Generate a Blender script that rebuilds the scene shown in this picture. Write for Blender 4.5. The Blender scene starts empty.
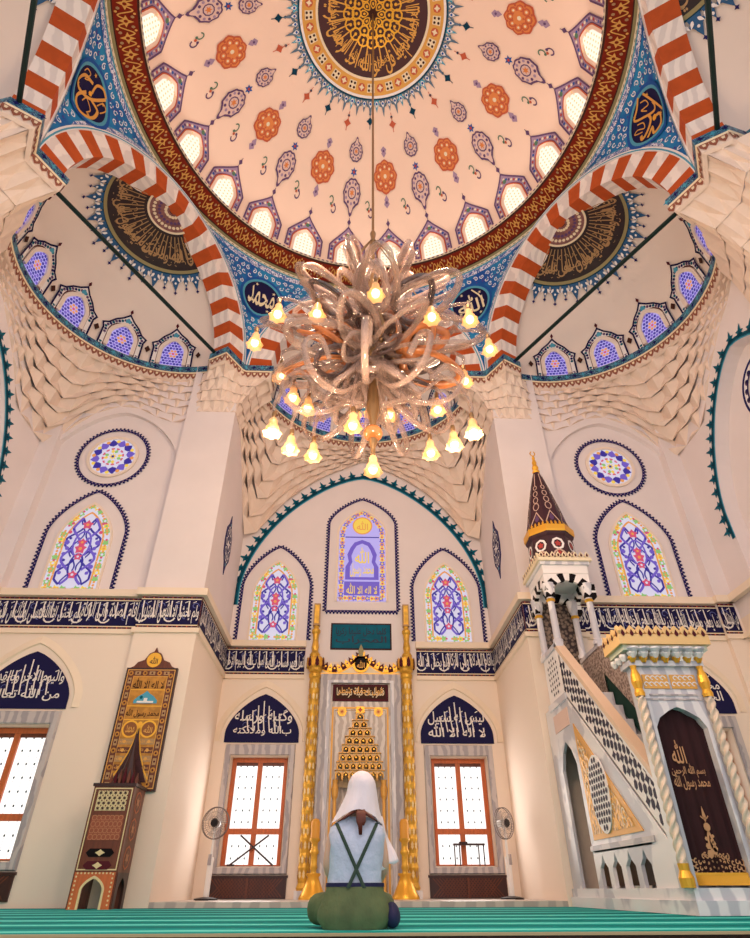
import bpy, math, random, unicodedata
from math import sin, cos, pi, sqrt, radians as rad, atan2, hypot
from mathutils import Vector, Matrix
random.seed(7)
SC = bpy.context.scene
COL = SC.collection
# ------------------------------------------------------------------ materials
def lin(c):
    out = []
    for v in c:
        v = v / 255.0
        out.append(v / 12.92 if v <= 0.04045 else ((v + 0.055) / 1.055) ** 2.4)
    return (out[0], out[1], out[2], 1.0)
MATS = {}
def mat(name, c=(200, 200, 200), rough=0.6, metal=0.0, emit=0.0, var=0.0, vs=3.0, spec=0.4, trans=0.0, c2=None, kind='noise', bump=0.0, alpha=1.0, ec=None, stretch=None):
    if name in MATS: return MATS[name]
    m = bpy.data.materials.new(name); m.use_nodes = True
    nt = m.node_tree; b = nt.nodes['Principled BSDF']
    b.inputs['Base Color'].default_value = lin(c)
    b.inputs['Roughness'].default_value = rough
    b.inputs['Metallic'].default_value = metal
    b.inputs['Specular IOR Level'].default_value = spec
    b.inputs['Transmission Weight'].default_value = trans
    b.inputs['Alpha'].default_value = alpha
    if emit:
        b.inputs['Emission Color'].default_value = lin(ec or c); b.inputs['Emission Strength'].default_value = emit
    if var or c2 or bump:
        tc = nt.nodes.new('ShaderNodeTexCoord'); mp = nt.nodes.new('ShaderNodeMapping')
        nt.links.new(tc.outputs['Object'], mp.inputs['Vector'])
        if stretch: mp.inputs['Scale'].default_value = stretch
        if kind == 'wave':
            n = nt.nodes.new('ShaderNodeTexWave'); n.inputs['Scale'].default_value = vs
            n.inputs['Distortion'].default_value = 7.0; n.inputs['Detail'].default_value = 3.0
            fac = n.outputs['Fac']
        elif kind == 'voronoi':
            n = nt.nodes.new('ShaderNodeTexVoronoi'); n.inputs['Scale'].default_value = vs
            fac = n.outputs['Distance']
        else:
            n = nt.nodes.new('ShaderNodeTexNoise'); n.inputs['Scale'].default_value = vs; n.inputs['Detail'].default_value = 4.0
            fac = n.outputs['Fac']
        nt.links.new(mp.outputs['Vector'], n.inputs['Vector'])
        r = nt.nodes.new('ShaderNodeValToRGB')
        ca = lin(c)
        if c2: cb = lin(c2)
        else: cb = tuple(x * (1 - var) for x in ca[:3]) + (1,)
        r.color_ramp.elements[0].position = 0.36; r.color_ramp.elements[1].position = 0.64
        r.color_ramp.elements[0].color = cb; r.color_ramp.elements[1].color = ca
        nt.links.new(fac, r.inputs['Fac'])
        nt.links.new(r.outputs['Color'], b.inputs['Base Color'])
        if emit: nt.links.new(r.outputs['Color'], b.inputs['Emission Color'])
        if bump:
            bp = nt.nodes.new('ShaderNodeBump'); bp.inputs['Strength'].default_value = bump; bp.inputs['Distance'].default_value = 0.03
            nt.links.new(fac, bp.inputs['Height']); nt.links.new(bp.outputs['Normal'], b.inputs['Normal'])
    MATS[name] = m
    return m
def tile_mat(name, scale, ramp, ramp2pos, line, rough=0.35, dist=0.6):
    """painted arabesque: rings of small flowers over scrolling line work"""
    m = bpy.data.materials.new(name); m.use_nodes = True
    nt = m.node_tree; b = nt.nodes['Principled BSDF']; b.inputs['Roughness'].default_value = rough
    tc = nt.nodes.new('ShaderNodeTexCoord')
    v = nt.nodes.new('ShaderNodeTexVoronoi'); v.inputs['Scale'].default_value = scale
    nt.links.new(tc.outputs['Object'], v.inputs['Vector'])
    r = nt.nodes.new('ShaderNodeValToRGB'); r.color_ramp.interpolation = 'CONSTANT'
    els = r.color_ramp.elements
    els[0].position = 0.0; els[0].color = lin(ramp[0][1])
    els[1].position = ramp[1][0]; els[1].color = lin(ramp[1][1])
    for p, c in ramp[2:]:
        e = els.new(p); e.color = lin(c)
    nt.links.new(v.outputs['Distance'], r.inputs['Fac'])
    w = nt.nodes.new('ShaderNodeTexWave'); w.wave_type = 'RINGS'; w.inputs['Scale'].default_value = scale * 0.55
    w.inputs['Distortion'].default_value = 9.0; w.inputs['Detail'].default_value = 1.5; w.inputs['Detail Scale'].default_value = 2.2
    nt.links.new(tc.outputs['Object'], w.inputs['Vector'])
    r2 = nt.nodes.new('ShaderNodeValToRGB'); r2.color_ramp.interpolation = 'CONSTANT'
    r2.color_ramp.elements[0].color = (0, 0, 0, 1); r2.color_ramp.elements[1].position = ramp2pos; r2.color_ramp.elements[1].color = (1, 1, 1, 1)
    nt.links.new(w.outputs['Fac'], r2.inputs['Fac'])
    mx = nt.nodes.new('ShaderNodeMix'); mx.data_type = 'RGBA'
    nt.links.new(r2.outputs['Color'], mx.inputs['Factor'])
    nt.links.new(r.outputs['Color'], mx.inputs['A']); mx.inputs['B'].default_value = lin(line)
    nt.links.new(mx.outputs['Result'], b.inputs['Base Color'])
    MATS[name] = m
    return m
# ------------------------------------------------------------------ mesh builder
ROOTLOC = {}
class MB:
    def __init__(s): s.v = []; s.f = []; s.mi = []; s.mats = []
    def m(s, mt):
        if mt not in s.mats: s.mats.append(mt)
        return s.mats.index(mt)
    def face(s, pts, mt):
        n = len(s.v); s.v.extend([tuple(p) for p in pts]); s.f.append(tuple(range(n, n + len(pts)))); s.mi.append(s.m(mt))
    def raw(s, verts, faces, mt):
        n = len(s.v); s.v.extend([tuple(p) for p in verts]); k = s.m(mt)
        for f in faces: s.f.append(tuple(i + n for i in f)); s.mi.append(k)
    def grid(s, fn, us, vs, mt, matfn=None, close=False):
        n = len(s.v); nu, nv = len(us), len(vs)
        for u in us:
            for v in vs: s.v.append(tuple(fn(u, v)))
        for i in range(nu - (0 if close else 1)):
            for j in range(nv - 1):
                a = n + i * nv + j; b = n + ((i + 1) % nu) * nv + j
                s.f.append((a, b, b + 1, a + 1)); s.mi.append(s.m(matfn(i, j) if matfn else mt))
    def box(s, x0, x1, y0, y1, z0, z1, mt):
        P = [(x0, y0, z0), (x1, y0, z0), (x1, y1, z0), (x0, y1, z0), (x0, y0, z1), (x1, y0, z1), (x1, y1, z1), (x0, y1, z1)]
        s.raw(P, [(0, 3, 2, 1), (4, 5, 6, 7), (0, 1, 5, 4), (1, 2, 6, 5), (2, 3, 7, 6), (3, 0, 4, 7)], mt)
    def mbox(s, M, u0, u1, v0, v1, o0, o1, mt):
        s.prism([(u0, v0), (u1, v0), (u1, v1), (u0, v1)], M, o0, o1, mt)
    def prism(s, poly, M, o0, o1, mt, top=None):
        n = len(poly); V = [M(u, v, o0) for u, v in poly] + [M(u, v, o1) for u, v in poly]
        F = [tuple(range(n - 1, -1, -1))] + [(i, (i + 1) % n, n + (i + 1) % n, n + i) for i in range(n)]
        s.raw(V, F, mt); s.face([M(u, v, o1) for u, v in poly], top or mt)
    def poly(s, poly, M, o, mt): s.face([M(u, v, o) for u, v in poly], mt)
    def ring(s, A, B, M, o, mt, close=True, o2=None):
        n = len(A); o2 = o if o2 is None else o2
        V = [M(u, v, o) for u, v in A] + [M(u, v, o2) for u, v in B]
        s.raw(V, [(i, (i + 1) % n, n + (i + 1) % n, n + i) for i in range(n if close else n - 1)], mt)
    def band(s, path, w0, w1, M, o, mt, close=False, o1=None):
        """solid ribbon beside a 2-D path, between the sideways offsets w0 and w1"""
        A = offs(path, w0, close); B = offs(path, w1, close)
        s.ring(A, B, M, o, mt, close)
        if o1 is not None:
            s.ring(A, A, M, o1, mt, close, o); s.ring(B, B, M, o, mt, close, o1)
    def tube(s, path, r, n=8, mt=None, close=False, flat=1.0, cap=True):
        P = [Vector(p) for p in path]; L = len(P); base = len(s.v); k = s.m(mt)
        up = Vector((0.013, 0.021, 1))
        prevN = None
        for i, p in enumerate(P):
            t = (P[(i + 1) % L] - P[i - 1]) if close else (P[min(i + 1, L - 1)] - P[max(i - 1, 0)])
            if t.length < 1e-9: t = Vector((0, 0, 1))
            t.normalize()
            if prevN is None:
                a = up if abs(t.dot(up.normalized())) < 0.95 else Vector((1, 0.1, 0))
                nn = (a - t * a.dot(t)).normalized()
            else:
                nn = (prevN - t * prevN.dot(t))
                nn = nn.normalized() if nn.length > 1e-6 else prevN
            prevN = nn; bb = t.cross(nn)
            rr = r[i] if isinstance(r, (list, tuple)) else r
            for j in range(n):
                a = 2 * pi * j / n
                s.v.append(tuple(p + nn * (rr * cos(a)) + bb * (rr * flat * sin(a))))
        for i in range(L if close else L - 1):
            for j in range(n):
                a = base + i * n + j; b = base + i * n + (j + 1) % n
                c = base + ((i + 1) % L) * n + (j + 1) % n; d = base + ((i + 1) % L) * n + j
                s.f.append((a, b, c, d)); s.mi.append(k)
        if cap and not close:
            s.f.append(tuple(base + j for j in range(n - 1, -1, -1))); s.mi.append(k)
            s.f.append(tuple(base + (L - 1) * n + j for j in range(n))); s.mi.append(k)
    def lathe(s, prof, n, mt, c=(0, 0, 0), a0=0.0, a1=2 * pi, matfn=None, sx=1.0, sy=1.0):
        full = abs(a1 - a0 - 2 * pi) < 1e-6
        us = [a0 + (a1 - a0) * i / n for i in range(n if full else n + 1)]
        s.grid(lambda u, j: (c[0] + prof[j][0] * cos(u) * sx, c[1] + prof[j][0] * sin(u) * sy, c[2] + prof[j][1]), us, list(range(len(prof))), mt, matfn, close=full)
    def ell(s, c, r, mt, nu=16, nv=10):
        s.grid(lambda u, v: (c[0] + r[0] * cos(v) * cos(u), c[1] + r[1] * cos(v) * sin(u), c[2] + r[2] * sin(v)), [2 * pi * i / nu for i in range(nu)], [-pi / 2 + pi * j / nv for j in range(nv + 1)], mt, close=True)
    def text(s, st, M, u0, v0, u1, v1, o, mt):
        V, F = glyphs(st)
        s.raw([M(u0 + (u1 - u0) * x, v0 + (v1 - v0) * y, o) for x, y in V], F, mt)
    def build(s, name, parent=None, smooth=False, kind=None, weld=False):
        me = bpy.data.meshes.new(name)
        off = Vector(ROOTLOC.get(parent.name, (0, 0, 0))) if parent else Vector((0, 0, 0))
        me.from_pydata([tuple(Vector(v) - off) for v in s.v], [], s.f)
        for mt in s.mats: me.materials.append(mt)
        me.polygons.foreach_set('material_index', s.mi)
        if smooth: me.polygons.foreach_set('use_smooth', [True] * len(me.polygons))
        me.update()
        if weld or smooth:
            import bmesh
            bm = bmesh.new(); bm.from_mesh(me); bmesh.ops.remove_doubles(bm, verts=bm.verts, dist=1e-5)
            bmesh.ops.recalc_face_normals(bm, faces=bm.faces); bm.to_mesh(me); bm.free()
        o = bpy.data.objects.new(name, me); COL.objects.link(o)
        if parent:
            o.parent = parent; ROOTLOC[o.name] = tuple(off)
        if kind: o['kind'] = kind
        return o
def offs(path, w, close=False):
    n = len(path); out = []
    for i in range(n):
        a = path[i - 1] if (close or i > 0) else path[i]; b = path[(i + 1) % n] if (close or i < n - 1) else path[i]
        p = path[i]
        d1 = (p[0] - a[0], p[1] - a[1]); d2 = (b[0] - p[0], b[1] - p[1])
        l1 = hypot(*d1); l2 = hypot(*d2)
        ns = []
        if l1 > 1e-9: ns.append((-d1[1] / l1, d1[0] / l1))
        if l2 > 1e-9: ns.append((-d2[1] / l2, d2[0] / l2))
        nx = sum(q[0] for q in ns) / max(1, len(ns)); ny = sum(q[1] for q in ns) / max(1, len(ns))
        l = hypot(nx, ny) or 1.0
        k = min(1.0 / l, 2.2)
        out.append((p[0] + nx / l * w * k, p[1] + ny / l * w * k))
    return out
def walk(path, step, start=0.0, close=False):
    """points and headings at equal spacing along a 2-D path"""
    pts = list(path) + ([path[0]] if close else [])
    out = []; nxt = start; acc = 0.0
    for a, b in zip(pts[:-1], pts[1:]):
        l = hypot(b[0] - a[0], b[1] - a[1])
        while l > 1e-9 and nxt <= acc + l:
            t = (nxt - acc) / l
            out.append((a[0] + (b[0] - a[0]) * t, a[1] + (b[1] - a[1]) * t, atan2(b[1] - a[1], b[0] - a[0]))); nxt += step
        acc += l
    return out
def xf(poly, x, y, ang=0.0, s=1.0, sy=None):
    sy = s if sy is None else sy
    return [(x + cos(ang) * u * s - sin(ang) * v * sy, y + sin(ang) * u * s + cos(ang) * v * sy) for u, v in poly]
def smooth2(p, k=5):
    out = []
    for i in range(len(p) - 1):
        a, b, c, d = p[max(i - 1, 0)], p[i], p[i + 1], p[min(i + 2, len(p) - 1)]
        for j in range(k):
            t = j / k
            out.append(tuple(.5 * (2 * b[q] + (c[q] - a[q]) * t + (2 * a[q] - 5 * b[q] + 4 * c[q] - d[q]) * t * t + (3 * b[q] - a[q] - 3 * c[q] + d[q]) * t ** 3) for q in (0, 1)))
    out.append(p[-1]); return out
def circ(x, y, r, n=16, ry=None, a0=0.0):
    ry = r if ry is None else ry
    return [(x + r * cos(a0 + 2 * pi * i / n), y + ry * sin(a0 + 2 * pi * i / n)) for i in range(n)]
def star(x, y, r, q, n, a0=pi / 2):
    return [(x + (r if i % 2 == 0 else q) * cos(a0 + pi * i / n), y + (r if i % 2 == 0 else q) * sin(a0 + pi * i / n)) for i in range(2 * n)]
def arch(hw, z0, zs, za, n=12, x=0.0, p=1.25, q=0.6):
    """open outline of a pointed arch, left foot to right foot"""
    h = za - zs; R = []
    for i in range(n + 1):
        th = pi / 2 * i / n; xx = hw * cos(th)
        R.append((xx, zs + h * max(0.0, 1 - (xx / hw) ** p) ** q))
    pts = [(x - hw, z0)] + [(x - a, b) for a, b in R] + [(x + a, b) for a, b in R[:-1][::-1]] + [(x + hw, z0)]
    return pts
LEAF = [(0, 0), (0.35, 0.25), (0.5, 0.6), (0.3, 1.0), (0, 1.5), (-0.3, 1.0), (-0.5, 0.6), (-0.35, 0.25)]
FLEUR = [(-0.5, 0), (0.5, 0), (0.28, 0.25), (0.55, 0.5), (0.18, 0.62), (0.12, 0.9), (0, 1.35), (-0.12, 0.9), (-0.18, 0.62), (-0.55, 0.5), (-0.28, 0.25)]
# ------------------------------------------------------------------ Arabic lettering
FORMS = {}
for cp in list(range(0xFE80, 0xFEFD)):
    d = unicodedata.decomposition(chr(cp)).split()
    if d: FORMS.setdefault(tuple(int(x, 16) for x in d[1:]), {})[d[0][1:-1]] = chr(cp)
def shape_ar(t):
    t = t.replace('الله', '\uFDF2')
    seq = []; i = 0
    while i < len(t):
        if t[i] == 'ل' and i + 1 < len(t) and t[i + 1] in 'اأإآ': seq.append((0x644, ord(t[i + 1]))); i += 2
        else: seq.append((ord(t[i]),)); i += 1
    out = []
    for k, c in enumerate(seq):
        f = FORMS.get(c)
        if not f: out.append(chr(c[0])); continue
        pf = FORMS.get(seq[k - 1]) if k else None
        nf = FORMS.get(seq[k + 1]) if k + 1 < len(seq) else None
        jp = bool(pf and 'initial' in pf and 'final' in f)
        jn = bool(nf and 'final' in nf and 'initial' in f)
        out.append(f.get('medial' if jp and jn else 'final' if jp else 'initial' if jn else 'isolated', chr(c[0])))
    return ''.join(out[::-1])
_G = {}
def glyphs(t):
    if t in _G: return _G[t]
    c = bpy.data.curves.new('lettering', 'FONT'); c.body = shape_ar(t); c.resolution_u = 2; c.offset = 0.012
    o = bpy.data.objects.new('lettering', c); COL.objects.link(o)
    bpy.context.view_layer.update()
    ev = o.evaluated_get(bpy.context.evaluated_depsgraph_get()); me = ev.to_mesh()
    V = [(v.co.x, v.co.y) for v in me.vertices]; F = [tuple(p.vertices) for p in me.polygons]
    ev.to_mesh_clear(); bpy.data.objects.remove(o); bpy.data.curves.remove(c)
    x0 = min(v[0] for v in V); x1 = max(v[0] for v in V); y0 = min(v[1] for v in V); y1 = max(v[1] for v in V)
    V = [((x - x0) / (x1 - x0), (y - y0) / (y1 - y0)) for x, y in V]
    _G[t] = (V, F)
    return _G[t]
# ------------------------------------------------------------------ object helpers
def tag(o, label, cat, group=None):
    o['label'] = label; o['category'] = cat
    if group: o['group'] = group
    return o
def thing(name, label, cat, loc=(0, 0, 0), group=None):
    o = bpy.data.objects.new(name, None); COL.objects.link(o); o.location = loc; o.empty_display_size = 0.2
    ROOTLOC[o.name] = tuple(loc)
    return tag(o, label, cat, group)
def struct(o): o['kind'] = 'structure'; return o
def sroot(name, loc=(0, 0, 0)):
    o = bpy.data.objects.new(name, None); COL.objects.link(o); o.location = loc; ROOTLOC[o.name] = tuple(loc)
    return struct(o)
def dup(root, loc, rotz=0.0):
    r = root.copy(); COL.objects.link(r); r.location = loc; r.rotation_euler = (0, 0, rotz)
    for ch in list(root.children):
        c = ch.copy(); COL.objects.link(c); c.parent = r
        for g in ch.children:
            d = g.copy(); COL.objects.link(d); d.parent = c
    return r
def solid_with_cuts(name, base, cuts, smooth=False):
    o = base.build(name, weld=True)
    tmp = []
    for c in cuts:
        k = c.build('cut', weld=True); tmp.append(k)
        md = o.modifiers.new('b', 'BOOLEAN'); md.operation = 'DIFFERENCE'; md.solver = 'EXACT'; md.object = k
    bpy.context.view_layer.update()
    me = bpy.data.meshes.new_from_object(o.evaluated_get(bpy.context.evaluated_depsgraph_get()))
    o.modifiers.clear(); old = o.data; o.data = me; bpy.data.meshes.remove(old)
    for k in tmp:
        kd = k.data; bpy.data.objects.remove(k); bpy.data.meshes.remove(kd)
    return struct(o)
def skinned(name, verts, edges, radii, mt, parent, sub=2, root=0):
    me = bpy.data.meshes.new(name); off = Vector(ROOTLOC.get(parent.name, (0, 0, 0)))
    me.from_pydata([tuple(Vector(v) - off) for v in verts], edges, [])
    o = bpy.data.objects.new(name, me); COL.objects.link(o)
    md = o.modifiers.new('s', 'SKIN'); md.use_smooth_shade = True
    sv = me.skin_vertices[0].data
    for i, r in enumerate(radii):
        sv[i].radius = (r, r) if not isinstance(r, tuple) else r
        sv[i].use_root = (i == root)
    ss = o.modifiers.new('u', 'SUBSURF'); ss.levels = sub; ss.render_levels = sub
    bpy.context.view_layer.update()
    n = bpy.data.meshes.new_from_object(o.evaluated_get(bpy.context.evaluated_depsgraph_get()))
    o.modifiers.clear(); o.data = n; bpy.data.meshes.remove(me); n.name = name
    n.materials.clear(); n.materials.append(mt)
    n.polygons.foreach_set('use_smooth', [True] * len(n.polygons))
    o.parent = parent; ROOTLOC[o.name] = tuple(off)
    return o
def PY(Y, x=0.0): return lambda u, v, o: (x + u, Y - o, v)                # faces the camera (-Y)
def PXL(X): return lambda u, v, o: (X + o, u, v)                          # a wall at the left, faces +X, u = Y
def PXR(X): return lambda u, v, o: (X - o, -u, v)                         # a wall at the right, faces -X, u = -Y
# ------------------------------------------------------------------ palette
W_UP = mat('plaster_upper', (236, 226, 225), 0.75, var=0.04, vs=1.2)
def two_tone(m, zsplit, lower):      # the walls turn a warmer cream below the lettered bands
    nt = m.node_tree; b = nt.nodes['Principled BSDF']
    src = b.inputs['Base Color'].links[0].from_socket
    tc = nt.nodes.new('ShaderNodeTexCoord'); sx = nt.nodes.new('ShaderNodeSeparateXYZ'); lt = nt.nodes.new('ShaderNodeMath'); lt.operation = 'LESS_THAN'; lt.inputs[1].default_value = zsplit
    mx = nt.nodes.new('ShaderNodeMix'); mx.data_type = 'RGBA'; mx.inputs['B'].default_value = lin(lower)
    nt.links.new(tc.outputs['Object'], sx.inputs[0]); nt.links.new(sx.outputs['Z'], lt.inputs[0]); nt.links.new(lt.outputs[0], mx.inputs['Factor'])
    nt.links.new(src, mx.inputs['A']); nt.links.new(mx.outputs['Result'], b.inputs['Base Color'])
two_tone(W_UP, 4.5, (242, 225, 209))
W_LO = mat('plaster_lower', (244, 226, 204), 0.7, var=0.05, vs=1.0)
STONE = mat('carved_stone', (240, 220, 204), 0.8, var=0.06, vs=4)
SEMI = mat('semidome_plaster', (236, 222, 212), 0.8, var=0.03, vs=1)
DOMEM = mat('dome_plaster', (250, 220, 200), 0.8, var=0.03, vs=0.8)
BRICK = mat('red_voussoir', (192, 82, 24), 0.7, var=0.15, vs=5)
MARB = mat('white_voussoir', (244, 236, 230), 0.5, c2=(226, 218, 214), kind='wave', vs=1.6)
MARBLE = mat('grey_white_marble', (232, 230, 234), 0.35, c2=(196, 196, 206), kind='wave', vs=1.4)
GREYM = mat('grey_marble', (196, 188, 188), 0.35, c2=(164, 158, 164), kind='wave', vs=2.0)
WHITE = mat('white_paint', (240, 236, 236), 0.5)
CREAM = mat('cream_paint', (238, 222, 190), 0.5)
NAVY = mat('navy_tile', (30, 30, 100), 0.55, var=0.25, vs=6, spec=.15)
NAVYD = mat('dark_navy_tile', (26, 24, 70), 0.6, spec=.12)
INK = mat('black_paint', (20, 15, 18), 0.6, spec=.1)
TEAL = mat('teal_tile', (4, 98, 122), 0.55, var=0.2, vs=5, spec=.12)
TEALD = mat('dark_teal_tile', (10, 62, 86), 0.55, spec=.12)
TURQ = mat('turquoise_tile', (70, 160, 190), 0.3)
BLUE = mat('blue_tile', (30, 88, 168), 0.5, spec=.15)
LAV = mat('lavender_paint', (166, 140, 170), 0.6)
PURP = mat('purple_paint', (96, 66, 110), 0.6)
ORNG = mat('orange_paint', (222, 134, 72), 0.6)
ORD = mat('brick_orange_paint', (196, 92, 60), 0.6)
GOLD = mat('gold_leaf', (238, 184, 70), 0.4, 0.4, var=0.3, vs=9)
GOLDB = mat('bright_gold', (240, 180, 64), 0.32, 0.5)
GOLDP = mat('gold_paint', (224, 168, 84), 0.45, 0.25)
GOLDD = mat('old_gold_paint', (176, 140, 96), 0.5, 0.2)
RED = mat('dark_red_paint', (138, 40, 22), 0.6, var=0.2, vs=6, spec=.12)
REDB = mat('red_paint', (176, 62, 58), 0.5)
BROWN = mat('umber_paint', (66, 38, 30), 0.6, spec=.12)
MAROON = mat('maroon_border', (84, 30, 40), 0.6, spec=.12)
OLIVE = mat('olive_gold_paint', (150, 140, 96), 0.5)
GREEN = mat('green_paint', (84, 120, 96), 0.6)
WOODO = mat('orange_wood', (206, 108, 58), 0.4, var=0.2, vs=3, stretch=(8, 8, 1))
WOODB = mat('walnut_wood', (112, 56, 34), 0.35, var=0.3, vs=3, stretch=(9, 9, 1))
WOODD = mat('dark_wood', (62, 30, 26), 0.35, var=0.3, vs=4, stretch=(9, 9, 1))
IRON = mat('dark_green_iron', (22, 44, 42), 0.4, 0.4)
BLACK = mat('black_plastic', (22, 18, 24), 0.4)
WPLA = mat('white_plastic', (236, 234, 234), 0.4)
def glow(name, c, e): return mat(name, (c[0] // 2, c[1] // 2, c[2] // 2), 0.3, emit=e * .8, ec=c)
G_W = glow('clear_pane', (236, 232, 255), 0.62)
G_P = glow('violet_glass', (120, 96, 210), 0.62)
G_B = glow('blue_glass', (62, 50, 168), 0.55)
G_L = glow('lilac_glass', (188, 176, 244), 0.75)
G_Y = glow('yellow_glass', (246, 208, 84), 0.75)
G_G = glow('green_glass', (150, 206, 120), 0.65)
G_R = glow('rose_glass', (226, 84, 122), 0.65)
G_O = glow('amber_glass', (240, 160, 84), 0.7)
G_DAY = glow('bright_frosted_pane', (255, 252, 250), 1.15)
# ================================================================== the hall
DC, HS, RS2 = 5.6, 10.86, 2.8          # dome axis (Y), springing height, radius of the half domes
YF, YB, XS, XA = 10.95, 13.73, 7.36, 3.1 # front wall, back wall of the bay, side walls, bay half width
ZC, RD = 13.38, 5.12                    # dome sphere
def ARM(az):
    sa, ca = sin(rad(az)), cos(rad(az))
    return lambda t, a, z: (sa * a + ca * t, DC + ca * a - sa * t, z)
def SEMID(az):
    L = ARM(az)
    def M(b, e, o):
        r = RS2 - o
        return L(r * cos(e) * sin(b), 5.2 + r * cos(e) * cos(b), HS + (2.75 - o) * sin(e))
    return M
def SEMIP(az):
    L = ARM(az)
    def M(th, ro, o):
        k = (RS2 - o) / RS2
        return L(k * ro * sin(th), 5.2 + k * ro * cos(th), HS + (2.75 - o) * sqrt(max(0, 1 - (ro / RS2) ** 2)))
    return M
def DOMEP(a, r, o):
    k = (RD - o) / RD
    return (k * r * sin(a), DC + k * r * cos(a), ZC + k * sqrt(RD * RD - r * r))
def DOMEE(a, e, o): return ((RD - o) * cos(e) * sin(a), DC + (RD - o) * cos(e) * cos(a), ZC + (RD - o) * sin(e))
ARMS = (-121, -61, 0, 61, 121)
def ext_z(t): return 10.9 + 3.28 * sqrt(max(0.0, 1 - (t / 3.03) ** 2))
# ---- dome
b = MB()
E0 = rad(15.6)
b.grid(lambda a, e: DOMEE(a, e, 0), [2 * pi * i / 96 for i in range(96)], [E0 + (pi / 2 - 0.001 - E0) * j / 28 for j in range(29)], DOMEM, close=True)
ceiling = struct(b.build('ceiling', smooth=True))
# ring cornice
b = MB()
prof = [(5.50, 14.36), (5.46, 14.40), (5.42, 14.45), (5.36, 14.47), (5.34, 14.50), (4.90, 14.66), (4.86, 14.70), (4.84, 14.76), (4.90, 14.80)]
pm = [OLIVE, CREAM, OLIVE, BROWN, RED, BROWN, CREAM, WHITE]
b.lathe(prof, 144, RED, (0, DC, 0), matfn=lambda i, j: pm[j])
def RINGM(a, w, o):     # w 0..1 across the red face
    r = 5.33 + (4.91 - 5.33) * w; z = 14.50 + 0.16 * w
    return (r * sin(a), DC + r * cos(a), z - 0.006 - o)
n = 108
for i in range(n):
    a = 2 * pi * i / n; d = 2 * pi / n
    M = lambda u, v, o, a=a, d=d: RINGM(a + u * d, v, o)
    b.poly(star(0, .5, .36, .15, 4), M, 0.001, GOLDP); b.poly(circ(0, .5, .1, 6), M, 0.003, RED)
    for s in (-1, 1):
        pth = [(s * (.12 + .38 * k / 6), .5 + .33 * sin(pi * k / 6 * 1.0) * (1 if i % 2 else -1)) for k in range(7)]
        b.band(pth, -.035, .035, M, 0.001, GOLDP)
        b.poly(circ(s * .3, .5 - (.3 if i % 2 else -.3), .09, 6), M, 0.001, GOLDD)
    b.poly(circ(.5, .1, .07, 6), M, .001, GOLDP); b.poly(circ(.5, .9, .07, 6), M, .001, GOLDP)
for i in range(240):    # pearl edge
    a = 2 * pi * i / 240
    b.poly(circ(0, 0, .5, 6), lambda u, v, o, a=a: ((4.838 - o) * sin(a + u * .018), DC + (4.838 - o) * cos(a + u * .018), 14.73 + v * .05), .002, PURP)
    b.poly([(-.3, -.5), (.3, -.5), (.3, .5), (-.3, .5)], lambda u, v, o, a=a: ((5.44 - o) * sin(a + u * .02), DC + (5.44 - o) * cos(a + u * .02), 14.42 + v * .03), .004, BROWN)
struct(b.build('trim_1', smooth=False))
# ---- dome paintings
b = MB()
def lift(M, k, d):
    return lambda u, v, o: M(u, v, d + o * k)
def rosette(M, r):
    M = lift(M, 2.0, .0)
    pts = []
    for i in range(32):
        a = 2 * pi * i / 32; q = r * (1 + .06 * cos(8 * a)); pts.append((q * cos(a), q * sin(a)))
    b.poly(pts, M, .012, ORD); b.poly([(x * .9, y * .9) for x, y in pts], M, .016, ORNG)
    for i in range(8):
        a = 2 * pi * i / 8
        b.band(circ(r * .58 * cos(a), r * .58 * sin(a), r * .2, 8), -.015, .012, M, .020, ORD, True)
        b.poly(circ(r * .58 * cos(a), r * .58 * sin(a), r * .08, 6), M, .020, CREAM)
        b.poly(circ(r * .8 * cos(a + .39), r * .8 * sin(a + .39), r * .08, 6), M, .020, ORD)
    b.poly(star(0, 0, r * .36, r * .2, 6), M, .020, ORD); b.poly(circ(0, 0, r * .14, 8), M, .024, CREAM)
def drop(M, r, point):
    M = lift(M, 2.5, .0)
    pts = []
    for i in range(28):
        a = 2 * pi * i / 28; q = r * (1 + .05 * cos(10 * a)); x, y = q * .86 * cos(a), q * sin(a)
        if point * sin(a) > .9: y = point * r * (1.0 + (point * sin(a) - .9) * 4.5); x *= .6
        pts.append((x, y))
    b.poly(pts, M, .012, PURP); b.poly([(x * .86, y * .86) for x, y in pts], M, .016, mat('pale_pink_paint', (226, 196, 186), .6))
    for i in range(12):
        a = 2 * pi * i / 12
        b.poly(circ(r * .62 * cos(a), r * .68 * sin(a), r * .11, 6), M, .020, LAV if i % 2 else PURP)
    b.band(circ(0, 0, r * .38, 10), -.012, .012, M, .020, PURP, True)
    b.poly(star(0, 0, r * .28, r * .12, 6), M, .020, ORNG)
def mini(M, s, m1, m2):
    b.poly(xf([(0, .5), (.28, .12), (.2, 0), (.34, -.2), (0, -.5), (-.34, -.2), (-.2, 0), (-.28, .12)], 0, 0, 0, s), M, .012, m1); b.poly(circ(0, -.08 * s, .12 * s, 6), M, .016, m2)
def at_dome(az, r):
    a = rad(az); rr = r
    return lambda u, v, o: DOMEP(a + u / max(rr, .3), rr + v, o)     # u along the ring, v outward
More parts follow.
